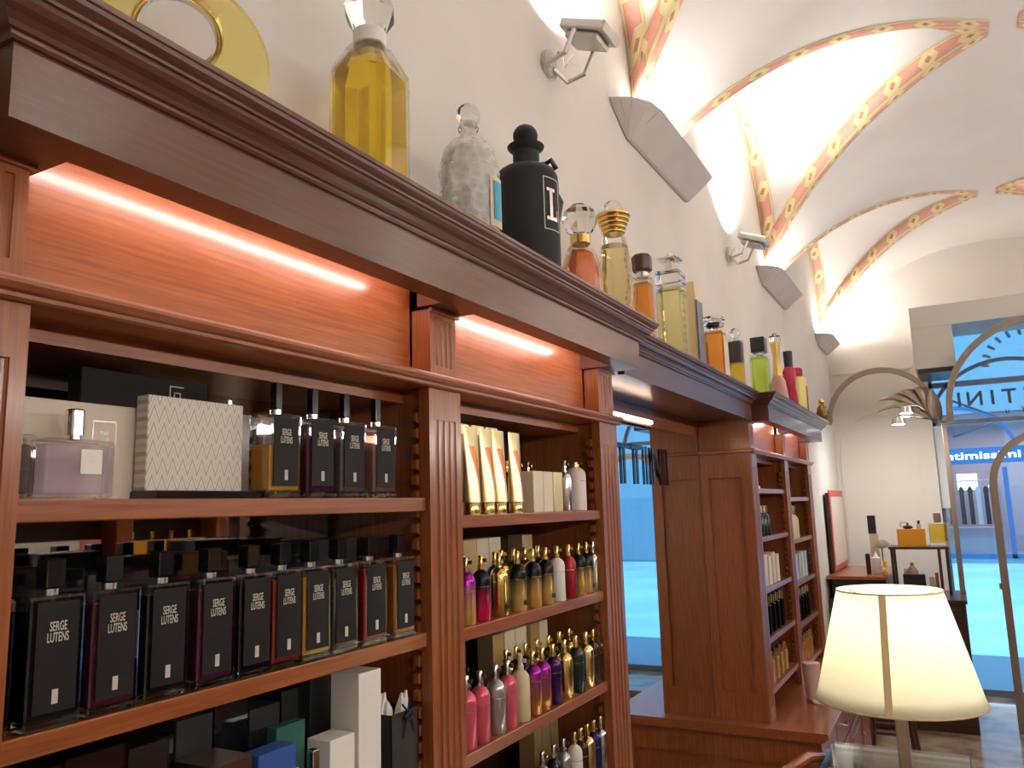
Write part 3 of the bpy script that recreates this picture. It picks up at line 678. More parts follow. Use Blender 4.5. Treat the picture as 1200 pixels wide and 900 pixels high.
for k, (y, s) in enumerate(((.776,'left'),(.812,'right'))):
    t = thing('perfume_bottle', 'low clear bottle with square silver cap before the white carton, %s one' % s, 'perfume bottle', (-.742, y-.01, Z3+.0003), 0, 'silver capped bottles on the third shelf')
    MB().box(-.012,.012,-.016,.016,0,.062+.012*k,.003,2).obj('glass_body', M['glass'], t); MB().box(-.01,.01,-.014,.014,.004,.05,.002,1).obj('liquid', M['dye_smoke'], t)
    m = MB(); m.box(-.006,.006,-.006,.006,.062+.012*k,.09+.012*k,.001,1); m.obj('cap', M['silver'], t)

# bullet bottles of bay two
def bullet_prof(r, h): return [(r*.93,0),(r,.002)]+[(r,h*.76)]+[(r*cos(a)*.98, h*.76+h*.17*sin(a)) for a in (.35,.7,1.0,1.2)]+[(r*.34,h*.94)]
def bullet(y, z, col, label, x=-.748, r=.0158, h=.094, capm='gold', grp='aluminium bottles on the second shelf', clip=True, tagm=None, tall=.022):
    t = thing('spray_bottle', label, 'perfume bottle', (x, y, z+.0003), 0, grp)
    part('body', ('bul',r,h), G[col], t, lambda m: m.lathe(bullet_prof(r,h), (0,0,0), 22), True)
    part('collar', ('bcol',r,h), M[capm], t, lambda m: m.lathe([(r*.38,h*.935),(r*.38,h*.935+.006),(r*.30,h*.935+.007)], (0,0,0), 14), True)
    part('spray_head', ('bsp',r,h,tall), M[capm], t, lambda m: (m.lathe([(r*.30,h*.935+.007),(r*.30,h*.935+tall),(r*.22,h*.935+tall+.002)], (0,0,0), 12), m.box(.0,r*.72,-.002,.002,h*.935+tall*.55,h*.935+tall*.85)) , True)
    part('groove', ('gr',r,h), M[capm], t, lambda m: m.lathe([(r+.0002,h*.62),(r+.0005,h*.622),(r+.0005,h*.628),(r+.0002,h*.63)], (0,0,0), 22, cap=False), True)
    if tagm: part('badge', ('bdg',r,h,tagm), M[tagm], t, lambda m: m.box(r*.80,r+.0012,-.0055,.0055,.012,.021))
    return t
row2 = [('purplegold','fading from purple to gold, by the fluted pilaster',None),('blackpink','fading from black to pink',None),('gold','all gold with a black badge','black'),('blackgold','black over gold, after the gold one','black'),
        ('blackgold','black over gold, plain, fifth in the row',None),('blackgold','black over gold, just left of the white one','black'),('white','plain white',None),('red','crimson, right of the white one',None),
        ('blackgold','black over gold, right of the crimson one',None),('blackgold','black over gold, second from right','black'),('silver','slim silver, rightmost',None)]
ys = [1.182,1.232,1.296,1.356,1.418,1.478,1.532,1.600,1.655,1.700,1.745]
ys = [1.178,1.228,1.292,1.362,1.425,1.482,1.535,1.592,1.645,1.688,1.727]
for y, (c, s, b) in zip(ys, row2):
    bullet(y, 1.408, c, 'bullet-shaped bottle, right bay second shelf, '+s, tagm=b, capm='silver' if c == 'silver' else 'gold', r=.013 if c == 'silver' else .0165)
bullet(1.322, 1.408, 'blue', 'blue bullet-shaped bottle half hidden behind the gold one', x=-.775)
for k, y in enumerate((1.20,1.26,1.40,1.45,1.50,1.56)):
    bullet(y, 1.408, 'blackc' if k%2 else 'gold', 'bullet bottle in the back row of the second shelf, %s from the left' % ('first','second','third','fourth','fifth','sixth')[k], x=-.805, grp='back row of bullet bottles, second shelf')
for k, (a, b, mm) in enumerate([(1.165,1.205,'goldcard'),(1.207,1.245,'cream'),(1.30,1.345,'goldcard'),(1.347,1.392,'cream'),(1.394,1.44,'cream'),(1.535,1.58,'goldcard')]):
    carton('perfume_box', -.865,-.828,a,b,1.408,.135,M[mm], 'slim gold card box at the back of the second shelf, %s from the left' % ('first','second','third','fourth','fifth','sixth')[k], 'box', 'gold card boxes, second shelf')
row3 = [('pink','pink and ribbed capped, by the fluted pilaster','silver',1.172),('pink','pink, second in the row','silver',1.216),('clear','grey silver, between two pink ones','silver',1.270),('pink','pink, right of the grey silver one','silver',1.313),('cream','cream with a purple badge','cream',1.362),
        ('purpleamber','fading from purple to amber, first of two','gold',1.412),('purpleamber','fading from purple to amber, second of two','gold',1.452),('darkpurple','dark purple','gold',1.500),('gold','gold, between dark purple and black-green','gold',1.555),
        ('blackgreen','black-green','gold',1.612),('goldlight','light gold, right of the black-green one','gold',1.665),('brown','dark brown, second from the right','gold',1.706),('brown','dark brown, rightmost of the row','gold',1.740)]
for c, s, cm, y in row3:
    bullet(y, 1.211, c, 'bullet-shaped bottle, right bay third shelf, '+s, grp='aluminium bottles on the third shelf', capm=cm, tagm=None, r=.0172 if c != 'brown' else .014, h=.098)
for k, y in enumerate((1.195,1.245,1.40,1.44,1.48,1.53,1.585,1.64,1.69)):
    bullet(y, 1.211, ('brown','blackc','gold')[k%3], 'bullet bottle in the back row of the third shelf, %s from the left' % ('first','second','third','fourth','fifth','sixth','seventh','eighth','ninth')[k], x=-.80, grp='back row of bullet bottles, third shelf', h=.10)
for k, (a, b, mm) in enumerate([(1.17,1.235,'gloss_black'),(1.24,1.30,'greyblk'),(1.40,1.445,'goldcard'),(1.447,1.49,'cream'),(1.492,1.54,'cream'),(1.56,1.60,'goldcard'),(1.602,1.64,'cream')]):
    carton('perfume_box', -.865,-.828,a,b,1.211,.142,M[mm], ('dark' if k < 2 else 'gold')+' card box at the back of the third shelf, %s from the left' % ('first','second','third','fourth','fifth','sixth','seventh')[k], 'box', 'card boxes at the back, third shelf')
row4 = [('clear','silver, leftmost in view','silver',1.44),('blackc','black with silver cap','silver',1.49),('clear','silver grey, beside the white one','silver',1.535),('white','white','gold',1.588),('brown','dark, right of the white one','gold',1.62),('goldlight','light gold','gold',1.655),('navy','navy blue','gold',1.69),('silver','bright silver, by the right side','silver',1.728)]
for c, s, cm, y in row4:
    bullet(y, 1.02, c, 'bullet-shaped bottle on the lowest visible shelf, '+s, grp='aluminium bottles on the lowest visible shelf', capm=cm, h=.098, r=.0155)
for k, y in enumerate((1.56,1.60,1.64)): carton('perfume_box', -.865,-.828,y,y+.036,1.02,.14,M['goldcard'], 'gold card box at the back of the lowest visible shelf, %s from the left' % ('first','second','third')[k], 'box', 'gold boxes, lowest visible shelf')
# tubes on the first shelf of bay two
def foil():
    m, nt, b = newmat('gold_foil_with_orange_swoosh'); b.inputs['Metallic'].default_value = .75; b.inputs['Roughness'].default_value = .28; L = nt.links.new
    tc = nt.nodes.new('ShaderNodeTexCoord'); s = nt.nodes.new('ShaderNodeSeparateXYZ'); L(tc.outputs['Object'], s.inputs[0])
    def q(op, a, b_):
        n = nt.nodes.new('ShaderNodeMath'); n.operation = op
        for i, v in enumerate((a, b_)):
            if isinstance(v, (int, float)): n.inputs[i].default_value = v
            else: L(v, n.inputs[i])
        return n.outputs[0]
    ln = q('ADD', s.outputs['Y'], q('MULTIPLY', s.outputs['Z'], .30))
    fac = q('MULTIPLY', q('GREATER_THAN', ln, .022), q('MULTIPLY', q('LESS_THAN', ln, .040), q('LESS_THAN', s.outputs['Z'], .122)))
    mx = nt.nodes.new('ShaderNodeMix'); mx.data_type = 'RGBA'; L(fac, mx.inputs['Factor']); mx.inputs['A'].default_value = (.83,.68,.36,1); mx.inputs['B'].default_value = (.75,.22,.05,1)
    L(mx.outputs['Result'], b.inputs['Base Color']); return m
M['foil'] = foil()
def tube_body(m):
    rows = []
    for k in range(13):
        s = k/12; z = .022+.135*s; wy = .019+.004*s; dx = .0135*(1-s)**.8+.0012
        rows.append([(dx*cos(a), wy*sin(a), z) for a in [2*pi*i/24 for i in range(25)]])
    grid(m, rows); bmesh.ops.remove_doubles(m.bm, verts=m.bm.verts[:], dist=1e-6)
for k, y in enumerate((1.214,1.268,1.312,1.376)):
    t = thing('cream_tube', 'gold foil cream tube with an orange stripe, %s' % ('leftmost of four','second of four','third of four','rightmost of four, beside the small cartons')[k], 'cosmetic tube', (-.755, y, 1.5913), 0, 'gold cream tubes on the first shelf')
    t.rotation_euler.y = radians((-3,0,0,-2)[k])*0
    part('tube', 'tube', M['foil'], t, tube_body, True); part('cap', 'tubecap', M['gold'], t, lambda m: m.lathe([(.0150,0),(.0155,.002),(.0155,.020),(.014,.022)],(0,0,0),20,0,.85,1), True)
for k, y in enumerate((1.172,1.235,1.292,1.345)):
    carton('perfume_box', -.86,-.80,y,y+.045,1.591,.17,M['goldcard' if k else 'brownbox'], 'tall gold carton behind the cream tubes, %s from the left' % ('first','second','third','fourth')[k], 'box', 'gold cartons behind the tubes')
for k, y in enumerate((1.425,1.470,1.518)):
    carton('perfume_box', -.775,-.74,y,y+.043,1.591,.083,M['cream' if k < 2 else 'goldcard'], 'small cream carton on the first shelf, '+('leftmost of three','middle of three','rightmost of three')[k], 'box', 'small cream cartons')
for k, y in enumerate((1.44,1.49,1.535)):
    bullet(y, 1.591, 'brown', 'small sprayer with gold head peeping over the cream cartons, '+('leftmost','middle','rightmost')[k], x=-.81, h=.09, r=.014, grp='sprayers behind the cream cartons')
bullet(1.59, 1.591, 'silver', 'silver bullet bottle between the cream cartons and the rose-white bottle', h=.092, r=.015, capm='silver', grp='single bottles on the first shelf')
bullet(1.648, 1.591, 'rose', 'rose-white rounded bottle with short gold nozzle, rightmost on the first shelf', h=.105, r=.023, tall=.010, grp='single bottles on the first shelf')

# ------------------------------------------------------------------ goods of the far cabinet
def simple_bottle(x, y, z, w, h, mat, capm, label, grp, rnd=False, caph=.03):
    t = thing('perfume_bottle', label, 'perfume bottle', (x, y, z+.0003), 0, grp)
    if rnd: part('body', ('srb',w,h), mat, t, lambda m: m.lathe([(w*.48,0),(w/2,.003),(w/2,h*.8),(w*.3,h*.95),(w*.2,h)],(0,0,0),16), True)
    else: part('body', ('sbb',w,h), mat, t, lambda m: m.box(-w*.35,w*.35,-w/2,w/2,0,h,.002,1))
    part('cap', ('sc',w,h,caph), M[capm], t, lambda m: m.lathe([(w*.2,h),(w*.2,h+.005),(w*.28,h+.005),(w*.28,h+caph),(0,h+caph)],(0,0,0),12), True)
    return t
ordn = ('first','second','third','fourth','fifth','sixth','seventh')
def fill_row(z, y0, y1, n, kind, desc, bay):
    for k in range(n):
        y = y0+(y1-y0)*(k+.5)/n; w = (y1-y0)/n*.72
        lab = '%s, %s, %s from left' % (desc, bay, ordn[k]); grp = '%s on the %s' % (desc+'s', bay)
        if kind == 'blackgold': simple_bottle(-.755, y, z, min(w,.05), .10, G['blackc'], 'gold', lab, grp, True)
        elif kind == 'box': carton('perfume_box', -.80, -.742, y-w/2, y+w/2, z, .12+.012*(k%2), M['beige' if k%2 else 'cream'], lab, 'box', grp)
        elif kind == 'bluebox': carton('perfume_box', -.80, -.742, y-w/2, y+w/2, z, .13, (M['cream'], P('pale_blue_card', (.35,.45,.55), .5), M['goldcard'])[k%3], lab, 'box', grp)
        elif kind == 'amber': simple_bottle(-.76, y, z, min(w,.045), .09, M['dye_honey'], 'gold', lab, grp, False, .035)
        elif kind == 'dark': simple_bottle(-.755, y, z, min(w,.045), .12, M['dye_black'], 'gold', lab, grp, False, .035)
        elif kind == 'whitefig': simple_bottle(-.755, y, z, min(w,.06), .12, G['cream'], 'gold', lab, grp, True, .045)
B1, B2 = 'far cabinet left bay', 'far cabinet right bay'
fill_row(1.452, 3.44, 3.70, 4, 'blackgold', 'black bottle with gold cap', B1+', second shelf')
fill_row(1.242, 3.44, 3.86, 5, 'box', 'pale carton', B1+', third shelf')
fill_row(1.042, 3.44, 3.90, 5, 'dark', 'dark bottle with gold cap', B1+', fourth shelf')
fill_row(.846, 3.44, 3.92, 5, 'amber', 'amber bottle with gold cap', B1+', bottom shelf')
fill_row(1.408, 4.17, 4.40, 3, 'whitefig', 'cream bottle with tall gold top', B2+', second shelf')
fill_row(1.201, 4.17, 4.62, 5, 'bluebox', 'pastel carton', B2+', third shelf')
fill_row(.999, 4.17, 4.60, 5, 'dark', 'dark bottle with gold top', B2+', fourth shelf')
fill_row(.80, 4.17, 4.62, 6, 'amber', 'honey bottle with gold top', B2+', bottom shelf')
carton('perfume_box', -.79, -.742, 3.46, 3.56, 1.655, .012, M['white'], 'flat white card lying on the top shelf of the far cabinet')
t = thing('tester_bottle', 'pale pink flared tester bottle on the projecting countertop', 'bottle', (-.62, 3.72, .7455))
MB().lathe([(.026,0),(.028,.004),(.028,.018)],(0,0,0),20).obj('base', M['silver'], t, True); MB().lathe([(.027,.018),(.030,.06),(.037,.155),(.037,.165),(.033,.167)],(0,0,0),24).obj('body', P('pale_pink_plastic', (.62,.42,.38), .35), t, True)

# ------------------------------------------------------------------ giant display bottles on the cornice
ZD = ZTOP+.0006
XB_ = -.77
def giant(label, y, x=XB_, rz=0): return thing('display_bottle', label, 'perfume bottle', (x, y, ZD), rz, 'oversized display bottles along the cornice')
# round disc flacon
t = giant('big round golden disc flacon with a clear round window and gold rim', .585, rz=-.55)
def ring(m, ro, ri, oz, d, n=56):
    rings = []
    for k in range(n):
        a = 2*pi*k/n; po = (ro*cos(a), ro*sin(a)); pi_ = (ri*cos(a), ri*sin(a)+oz)
        mid = ((po[0]+pi_[0])/2, (po[1]+pi_[1])/2)
        prof = [(po[0],po[1],-d*.3),(po[0],po[1],d*.3),(mid[0],mid[1],d*.5),(pi_[0],pi_[1],d*.38),(pi_[0],pi_[1],-d*.38),(mid[0],mid[1],-d*.5)]
        rings.append([m.bm.verts.new((p[2], p[0], p[1]+ro)) for p in prof])
    for k in range(n):
        a, b = rings[k], rings[(k+1)%n]
        for i in range(6): m.bm.faces.new((a[i], a[(i+1)%6], b[(i+1)%6], b[i]))
m = MB(); ring(m, .108, .051, .030, .036); m.obj('glass_body', P('pale_gold_perfume_glass', (1,.87,.36), .03, trans=.72, ior=1.35), t, True)
m = MB(); m.tube([(0, .049*cos(a), .138+.049*sin(a)) for a in [2*pi*k/48 for k in range(49)]], .004, 8); m.obj('gold_rim', M['gold'], t, True)
m = MB(); m.lathe([(0,-.008),(.044,-.008),(.044,.008),(0,.008)], (0,0,0), 40); m.xf(Matrix.Translation((0,0,.138)) @ Matrix.Rotation(pi/2,4,'Y')); m.obj('window', P('frosted_window', (.96,.92,.90), .12, trans=.85), t, True)
m = MB(); m.lathe([(.016,.205),(.019,.212),(.019,.24),(.012,.25),(0,.25)],(0,0,0),16); m.obj('cap', M['gold'], t, True)
# tall octagonal yellow bottle
t = giant('tall octagonal bottle of bright yellow perfume with a faceted clear stopper', .949, rz=.10)
def octa(r, zs, ch=.36):
    def f(m):
        rings = []
        for a, z in zs:
            w = r*a; c = w*(1-ch*(1+.6*(1-a)))
            rings.append([m.bm.verts.new((x, y, z)) for x, y in ((w,-c),(w,c),(c,w),(-c,w),(-w,c),(-w,-c),(-c,-w),(c,-w))])
        for A, B in zip(rings, rings[1:]):
            for i in range(8): m.bm.faces.new((A[i], A[(i+1)%8], B[(i+1)%8], B[i]))
        m.bm.faces.new(list(reversed(rings[0]))); m.bm.faces.new(rings[-1])
    return f
MB_ = MB(); octa(.054, [(.97,0),(1,.004),(1,.262),(.58,.308),(.44,.312)])(MB_); MB_.obj('glass_body', M['glass'], t)
m = MB(); octa(.0495, [(.97,.008),(1,.012),(1,.255),(.66,.292)])(m); m.obj('liquid', M['liq_yellow'], t)
m = MB(); m.lathe([(.025,.312),(.027,.314),(.027,.338),(.024,.340)],(0,0,0),24); m.obj('collar', M['white'], t, True)
text('lettering', 'GIV', .015, M['gold'], FACE_X, t, (.0272,0,.326), ext=.0001) if False else None
m = MB(); m.lathe([(.022,.340),(.030,.346),(.046,.372),(.030,.418),(.012,.43),(0,.432)],(0,0,0),6); m.obj('stopper', M['solid'], t)
# clear round bottle
def embossed():
    m, nt, b = newmat('embossed_glass'); b.inputs['Base Color'].default_value = (.86,.86,.84,1); b.inputs['Roughness'].default_value = .15
    L = nt.links.new; out = nt.nodes['Material Output']; t = nt.nodes.new('ShaderNodeBsdfTransparent'); t.inputs[0].default_value = (.97,.97,.96,1)
    tc = nt.nodes.new('ShaderNodeTexCoord'); v = nt.nodes.new('ShaderNodeTexVoronoi'); v.inputs['Scale'].default_value = 62
    bp = nt.nodes.new('ShaderNodeBump'); bp.inputs['Strength'].default_value = .9; bp.inputs['Distance'].default_value = .006
    mr = nt.nodes.new('ShaderNodeMapRange'); mr.inputs['From Max'].default_value = .7; mr.inputs['To Min'].default_value = .30; mr.inputs['To Max'].default_value = .45
    mx = nt.nodes.new('ShaderNodeMixShader'); L(tc.outputs['Object'], v.inputs['Vector']); L(v.outputs['Distance'], bp.inputs['Height']); L(bp.outputs[0], b.inputs['Normal'])
    L(v.outputs['Distance'], mr.inputs['Value']); L(mr.outputs[0], mx.inputs[0]); L(t.outputs[0], mx.inputs[1]); L(b.outputs[0], mx.inputs[2]); L(mx.outputs[0], out.inputs[0]); return m
t = giant('clear round embossed glass bottle with ball stopper and blue label', 1.253)
m = MB(); m.lathe([(.054,0),(.058,.006),(.059,.155),(.0605,.158),(.0605,.162),(.059,.165),(.059,.198),(.0605,.201),(.0605,.206),(.058,.209),(.057,.225),(.051,.25),(.034,.270),(.018,.278),(.016,.30),(.016,.312)],(0,0,0),32); m.obj('glass_body', embossed(), t, True)
m = MB(); m.lathe([(.050,.006),(.0545,.012),(.055,.20),(.052,.23),(.04,.252),(.02,.262)],(0,0,0),32); m.obj('liquid', M['liq_clear'], t, True)
m = MB(); m.lathe([(.020,.296),(.021,.300),(.019,.304)],(0,0,0),20); m.sphere((0,0,.327), .0245); m.obj('ball_stopper', M['solid'], t, True)
def curved(m, r, a0, a1, z0, z1, th=.0012, n=8):
    rows = [[(r*cos(a), r*sin(a), z) for a in [a0+(a1-a0)*k/n for k in range(n+1)]] for z in (z0, z1)]; grid(m, rows)
    rows = [[((r+th)*cos(a), (r+th)*sin(a), z) for a in [a0+(a1-a0)*k/n for k in range(n+1)]] for z in (z0, z1)]; grid(m, rows)
m = MB(); curved(m, .0612, -.34, .34, .085, .185); lb = m.obj('label', M['cream'], t)
m = MB(); curved(m, .0629, -.20, .20, .098, .175); m.obj('label_panel', P('teal_print', (.05,.36,.50), .5), lb)
# black bottle
t = giant('matt black round-shouldered bottle with ball stopper, ribbon and a silver letter plate', 1.508, x=-.775)
m = MB(); m.lathe([(.066,0),(.070,.005),(.071,.275),(.0695,.290),(.064,.302),(.054,.309),(.034,.313),(.033,.318)],(0,0,0),40); m.obj('body', M['matt_black'], t, True)
m = MB(); m.lathe([(.028,.318),(.030,.335),(.030,.352),(.041,.362),(.042,.366),(.030,.369),(.024,.370)],(0,0,0),32); m.sphere((0,0,.392), .0285, sz=.95); m.obj('stopper', M['matt_black'], t, True)
m = MB(); m.tube([(.02,.02,.325),(.035,.03,.328),(.050,.025,.332),(.052,.045,.322),(.035,.045,.318)], .0065, 8); m.tube([(.03,.06,.29),(.045,.078,.25),(.035,.082,.21),(.02,.078,.24)], .008, 8); m.obj('ribbon', M['black'], t, True)
m = MB()
for z0, z1, a0, a1 in ((.150,.152,-.36,.36),(.268,.270,-.36,.36),(.150,.270,-.36,-.335),(.150,.270,.335,.36)): curved(m, .0712, a0-.22, a1-.22, z0, z1, .0006)
m.obj('plate_outline', M['steel'], t)
text('lettering', 'L', .105, M['silver'], FACE_X, t, (.0725, .0, .208), ext=.001, off=.0015) if False else None
m = MB()                                       # serif capital
for z0, z1, a0, a1 in ((.178,.240,-.10,.03),(.172,.180,-.22,.27),(.238,.245,-.20,.13),(.172,.198,.22,.27)): curved(m, .0714, a0-.26, a1-.26, z0, z1, .0008)
m.obj('lettering', M['silver'], t)
# orange faceted bottle
t = giant('faceted orange perfume bottle with domed clear stopper', 1.795, x=-.775)
m = MB(); m.lathe([(.060,0),(.064,.006),(.062,.10),(.058,.16),(.042,.205),(.026,.216)],(0,0,0),8,pi/8,.8,1.05); m.obj('glass_body', M['glass'], t)
m = MB(); m.lathe([(.054,.008),(.058,.012),(.056,.10),(.052,.158),(.036,.196)],(0,0,0),6,.3,.8,1.05); m.obj('liquid', M['liq_orange'], t)
m = MB(); m.lathe([(.024,.216),(.026,.218),(.026,.240),(.023,.242)],(0,0,0),20); m.obj('collar', M['gold'], t, True)
m = MB(); m.lathe([(.022,.242),(.036,.255),(.046,.280),(.040,.305),(.020,.322),(0,.325)],(0,0,0),10); m.obj('stopper', M['solid'], t)
# golden painted bottle with ringed collar
t = giant('straw gold bottle with flared ringed gold collar and ball stopper', 2.035, x=-.775)
m = MB(); m.lathe([(.034,0),(.042,.006),(.046,.12),(.047,.22),(.040,.285),(.028,.318)],(0,0,0),28); m.obj('glass_body', M['glass'], t, True)
m = MB(); m.lathe([(.032,.006),(.039,.010),(.043,.12),(.044,.22),(.037,.28)],(0,0,0),28); m.obj('liquid', M['liq_straw'], t, True)
m = MB()
for k in range(5): z = .315+.012*k; r = .028+.0043*k; m.lathe([(r,z),(r+.004,z+.003),(r+.004,z+.007),(r+.001,z+.010),(r+.0005,z+.012)],(0,0,0),28)
m.obj('ringed_collar', M['gold'], t, True)
m = MB(); m.sphere((0,0,.388), .0285); m.obj('ball_stopper', M['solid'], t, True)
m = MB()
for z0, a in ((.23,-.5),(.17,-.3),(.12,-.55),(.07,-.3)):
    for k in range(6): aa = a+.12*sin(k*1.9); zz = z0+.007*k-.02; m.sphere((.0465*cos(aa), .0465*sin(aa), zz), .0045+.002*cos(k*2.3), sx=.3, sz=.7, u=8, v=6)
m.obj('painted_motif', P('dull_olive_print', (.22,.20,.12), .5), t)
# amber with brown cap
t = giant('slim square bottle of amber perfume with dark brown cap', 2.262, x=-.775)
MB().box(-.026,.026,-.026,.026,0,.245,.004,2).obj('glass_body', M['glass'], t); MB().box(-.023,.023,-.023,.023,.006,.228,.003,1).obj('liquid', M['liq_amber'], t)
MB().lathe([(.019,.245),(.019,.262)],(0,0,0),16).obj('collar', M['silver'], t, True); m = MB(); m.lathe([(.026,.262),(.031,.268),(.031,.310),(.027,.316)],(0,0,0),8,pi/8); m.obj('cap', M['brown'], t)
# square yellow bottle
t = giant('square pale yellow bottle with thick clear stopper and winged cap', 2.55, x=-.775)
MB().box(-.043,.043,-.043,.043,0,.290,.006,2).obj('glass_body', M['glass'], t); MB().box(-.038,.038,-.038,.038,.008,.275,.004,1).obj('liquid', M['liq_pale'], t)
MB().box(-.041,.041,-.041,.041,.2901,.335,.004,1).obj('shoulder_block', M['solid'], t)
m = MB(); m.lathe([(.016,.335),(.016,.372),(.020,.376)],(0,0,0),14); m.box(-.036,.036,-.036,.036,.376,.384,.003,2); m.lathe([(.012,.384),(.010,.398),(0,.40)],(0,0,0),12); m.obj('cap', M['silver'], t)
m = MB(); 
for k in range(9): m.tube([(.0435,-.036,.03+.026*k),(.0440,-.02,.04+.026*k),(.0435,-.004,.03+.026*k)], .003, 6)
m.obj('cut_pattern', M['glass'], t)
t = giant('slim gold framed bottle with black edge beside the square yellow one', 2.80, x=-.775)
MB().box(-.02,.02,-.03,.03,0,.355,.003,1).obj('body', P('champagne_gold_panel', (.74,.58,.34), .3, metal=.5), t); m = MB(); m.box(.021,.026,-.034,.040,0,.285,.001,1); m.obj('edge_panel', P('slate_panel', (.10,.12,.15), .35), t)
# orange square bottle
t = giant('square orange perfume bottle with clear leaf-shaped stopper and printed face', 3.085, x=-.775)
MB().box(-.042,.042,-.040,.040,0,.225,.006,2).obj('glass_body', M['glass'], t); MB().box(-.037,.037,-.036,.036,.006,.222,.004,1).obj('liquid', M['liq_amber'], t)
MB().box(.0425,.0432,-.036,.036,.02,.205).obj('label', P('pale_peach_label', (.72,.55,.42), .5), t)
m = MB(); m.lathe([(.016,.226),(.016,.238),(.040,.246),(.044,.256),(.03,.264)],(0,0,0),12); m.lathe([(.02,.264),(.046,.272),(.040,.284),(.01,.290)],(0,0,0),10); m.obj('stopper', M['solid'], t)
t = giant('yellow perfume bottle with black shoulders and small clear ball stopper', 3.44, x=-.775)
MB().box(-.03,.03,-.032,.032,0,.25,.005,2).obj('glass_body', M['glass'], t); MB().box(-.026,.026,-.028,.028,.006,.15,.003,1).obj('liquid', M['liq_yellow'], t); MB().box(-.0265,.0265,-.0285,.0285,.151,.245,.003,1).obj('shoulder_block', M['black'], t)
m = MB(); m.lathe([(.014,.25),(.014,.262)],(0,0,0),14); m.sphere((0,0,.284),.023); m.obj('ball_stopper', M['solid'], t, True)
t = giant('lime green perfume bottle with square black cap', 3.86, x=-.76)
MB().box(-.04,.04,-.045,.045,0,.25,.006,2).obj('glass_body', M['glass'], t); MB().box(-.036,.036,-.041,.041,.006,.238,.004,1).obj('liquid', M['liq_lime'], t)
MB().lathe([(.02,.25),(.02,.262)],(0,0,0),14).obj('collar', M['silver'], t, True); m = MB(); m.box(-.033,.033,-.035,.035,.262,.335,.003,1); m.obj('cap', M['black'], t)
t = giant('slender bottle with tall tapered gold neck and pale pink body', 4.32, x=-.765)
MB().lathe([(.045,0),(.048,.004),(.047,.10),(.038,.18),(.024,.21)],(0,0,0),24).obj('body', P('rose_blush_glass', (.62,.33,.27), .2, trans=.2), t, True); MB().lathe([(.024,.21),(.019,.26),(.019,.32),(.027,.39)],(0,0,0),24).obj('neck', M['gold'], t, True); MB().lathe([(.027,.39),(.031,.40),(.029,.425),(.012,.44),(0,.44)],(0,0,0),18).obj('stopper', M['solid'], t, True)
t = giant('crimson waisted bottle with black cap', 4.68, x=-.765)
MB().lathe([(.040,0),(.045,.004),(.038,.12),(.03,.20),(.038,.28),(.024,.31)],(0,0,0),24).obj('body', P('crimson_bottle_glass', (.50,.03,.07), .12, trans=.3), t, True); MB().lathe([(.022,.31),(.024,.312),(.026,.40),(.022,.402)],(0,0,0),20).obj('cap', M['black'], t, True)
t = thing('display_bottle', 'pale yellow round bottle with red label and red stopper on the cornice', 'perfume bottle', (-.745, 4.80, ZD), 0, 'oversized display bottles along the cornice')
MB().lathe([(.044,0),(.050,.005),(.052,.25),(.048,.262),(.03,.268)],(0,0,0),28).obj('body', P('pale_yellow_ceramic', (.80,.70,.26), .3), t, True); m = MB(); curved(m, .0525, -.35, .35, .06, .21); m.obj('label', P('red_label', (.45,.03,.05), .4), t)
MB().lathe([(.028,.268),(.034,.275),(.034,.31),(.028,.318),(0,.32)],(0,0,0),20).obj('cap', P('ruby_cap', (.40,.02,.05), .15), t, True)
t = thing('display_bottle', 'small dark gold ball flacon, last on the cornice', 'perfume bottle', (-.63, 4.86, ZD), 0, 'oversized display bottles along the cornice')
MB().lathe([(.018,0),(.030,.02),(.034,.05),(.026,.085),(.012,.10)],(0,0,0),20).obj('body', P('dark_honey_glass', (.22,.12,.03), .12, metal=.3), t, True); MB().sphere((0,0,.118),.019).obj('stopper', M['gold'], t, True)

# ------------------------------------------------------------------ glass display case and table lamp in front
t = thing('display_case', 'glass topped display case with wooden frame at the bottom edge', 'display case', (0,0,0))
x0, x1, y0, y1, zt = -.39, -.035, 1.30, 2.60, .90
m = MB(); m.box(x0+.01, x1-.01, y0+.01, y1-.01, 0, .62); m.obj('base', M['wood_v'], t)
m = MB(); m.box(x0, x1, y0, y1, zt-.008, zt, .001,1); m.obj('glass_top', M['casetop'], t)
m = MB(); m.box(x0, x0+.005, y0, y1, .62, zt-.0082); m.box(x1-.005, x1, y0, y1, .62, zt-.0082); m.box(x0+.0051, x1-.0051, y1-.005, y1, .62, zt-.0082); m.obj('glass_side', M['casetop'], t)
m = MB(); m.box(x0+.01, x1-.01, y0+.02, y1-.01, .6201, .63); m.obj('tray', M['white'], t)
tag_ = MB(); tag_.tube([(x0-.02, y1-.02, .0+.02), (x0-.02, y1-.02, .80), (x0-.025, y1-.05, .865), (x0-.05, y1-.14, .885), (x0-.09, y1-.22, .87), (x0-.10, y1-.26, .82)], .015, 10)
tag_.obj('curved_rail', M['wood_v'], t, True)
m = MB(); m.box(x0-.03, x0-.0, y0, y1-.05, .60, .625, .004); m.obj('side_rail', M['wood_h'], t)
lamp = thing('table_lamp', 'lit table lamp with cream tapered shade on a bronze stem', 'lamp', (-.125, 1.62, zt+.0005))
SZ0, SZ1, SR0, SR1 = .345, .535, .138, .088
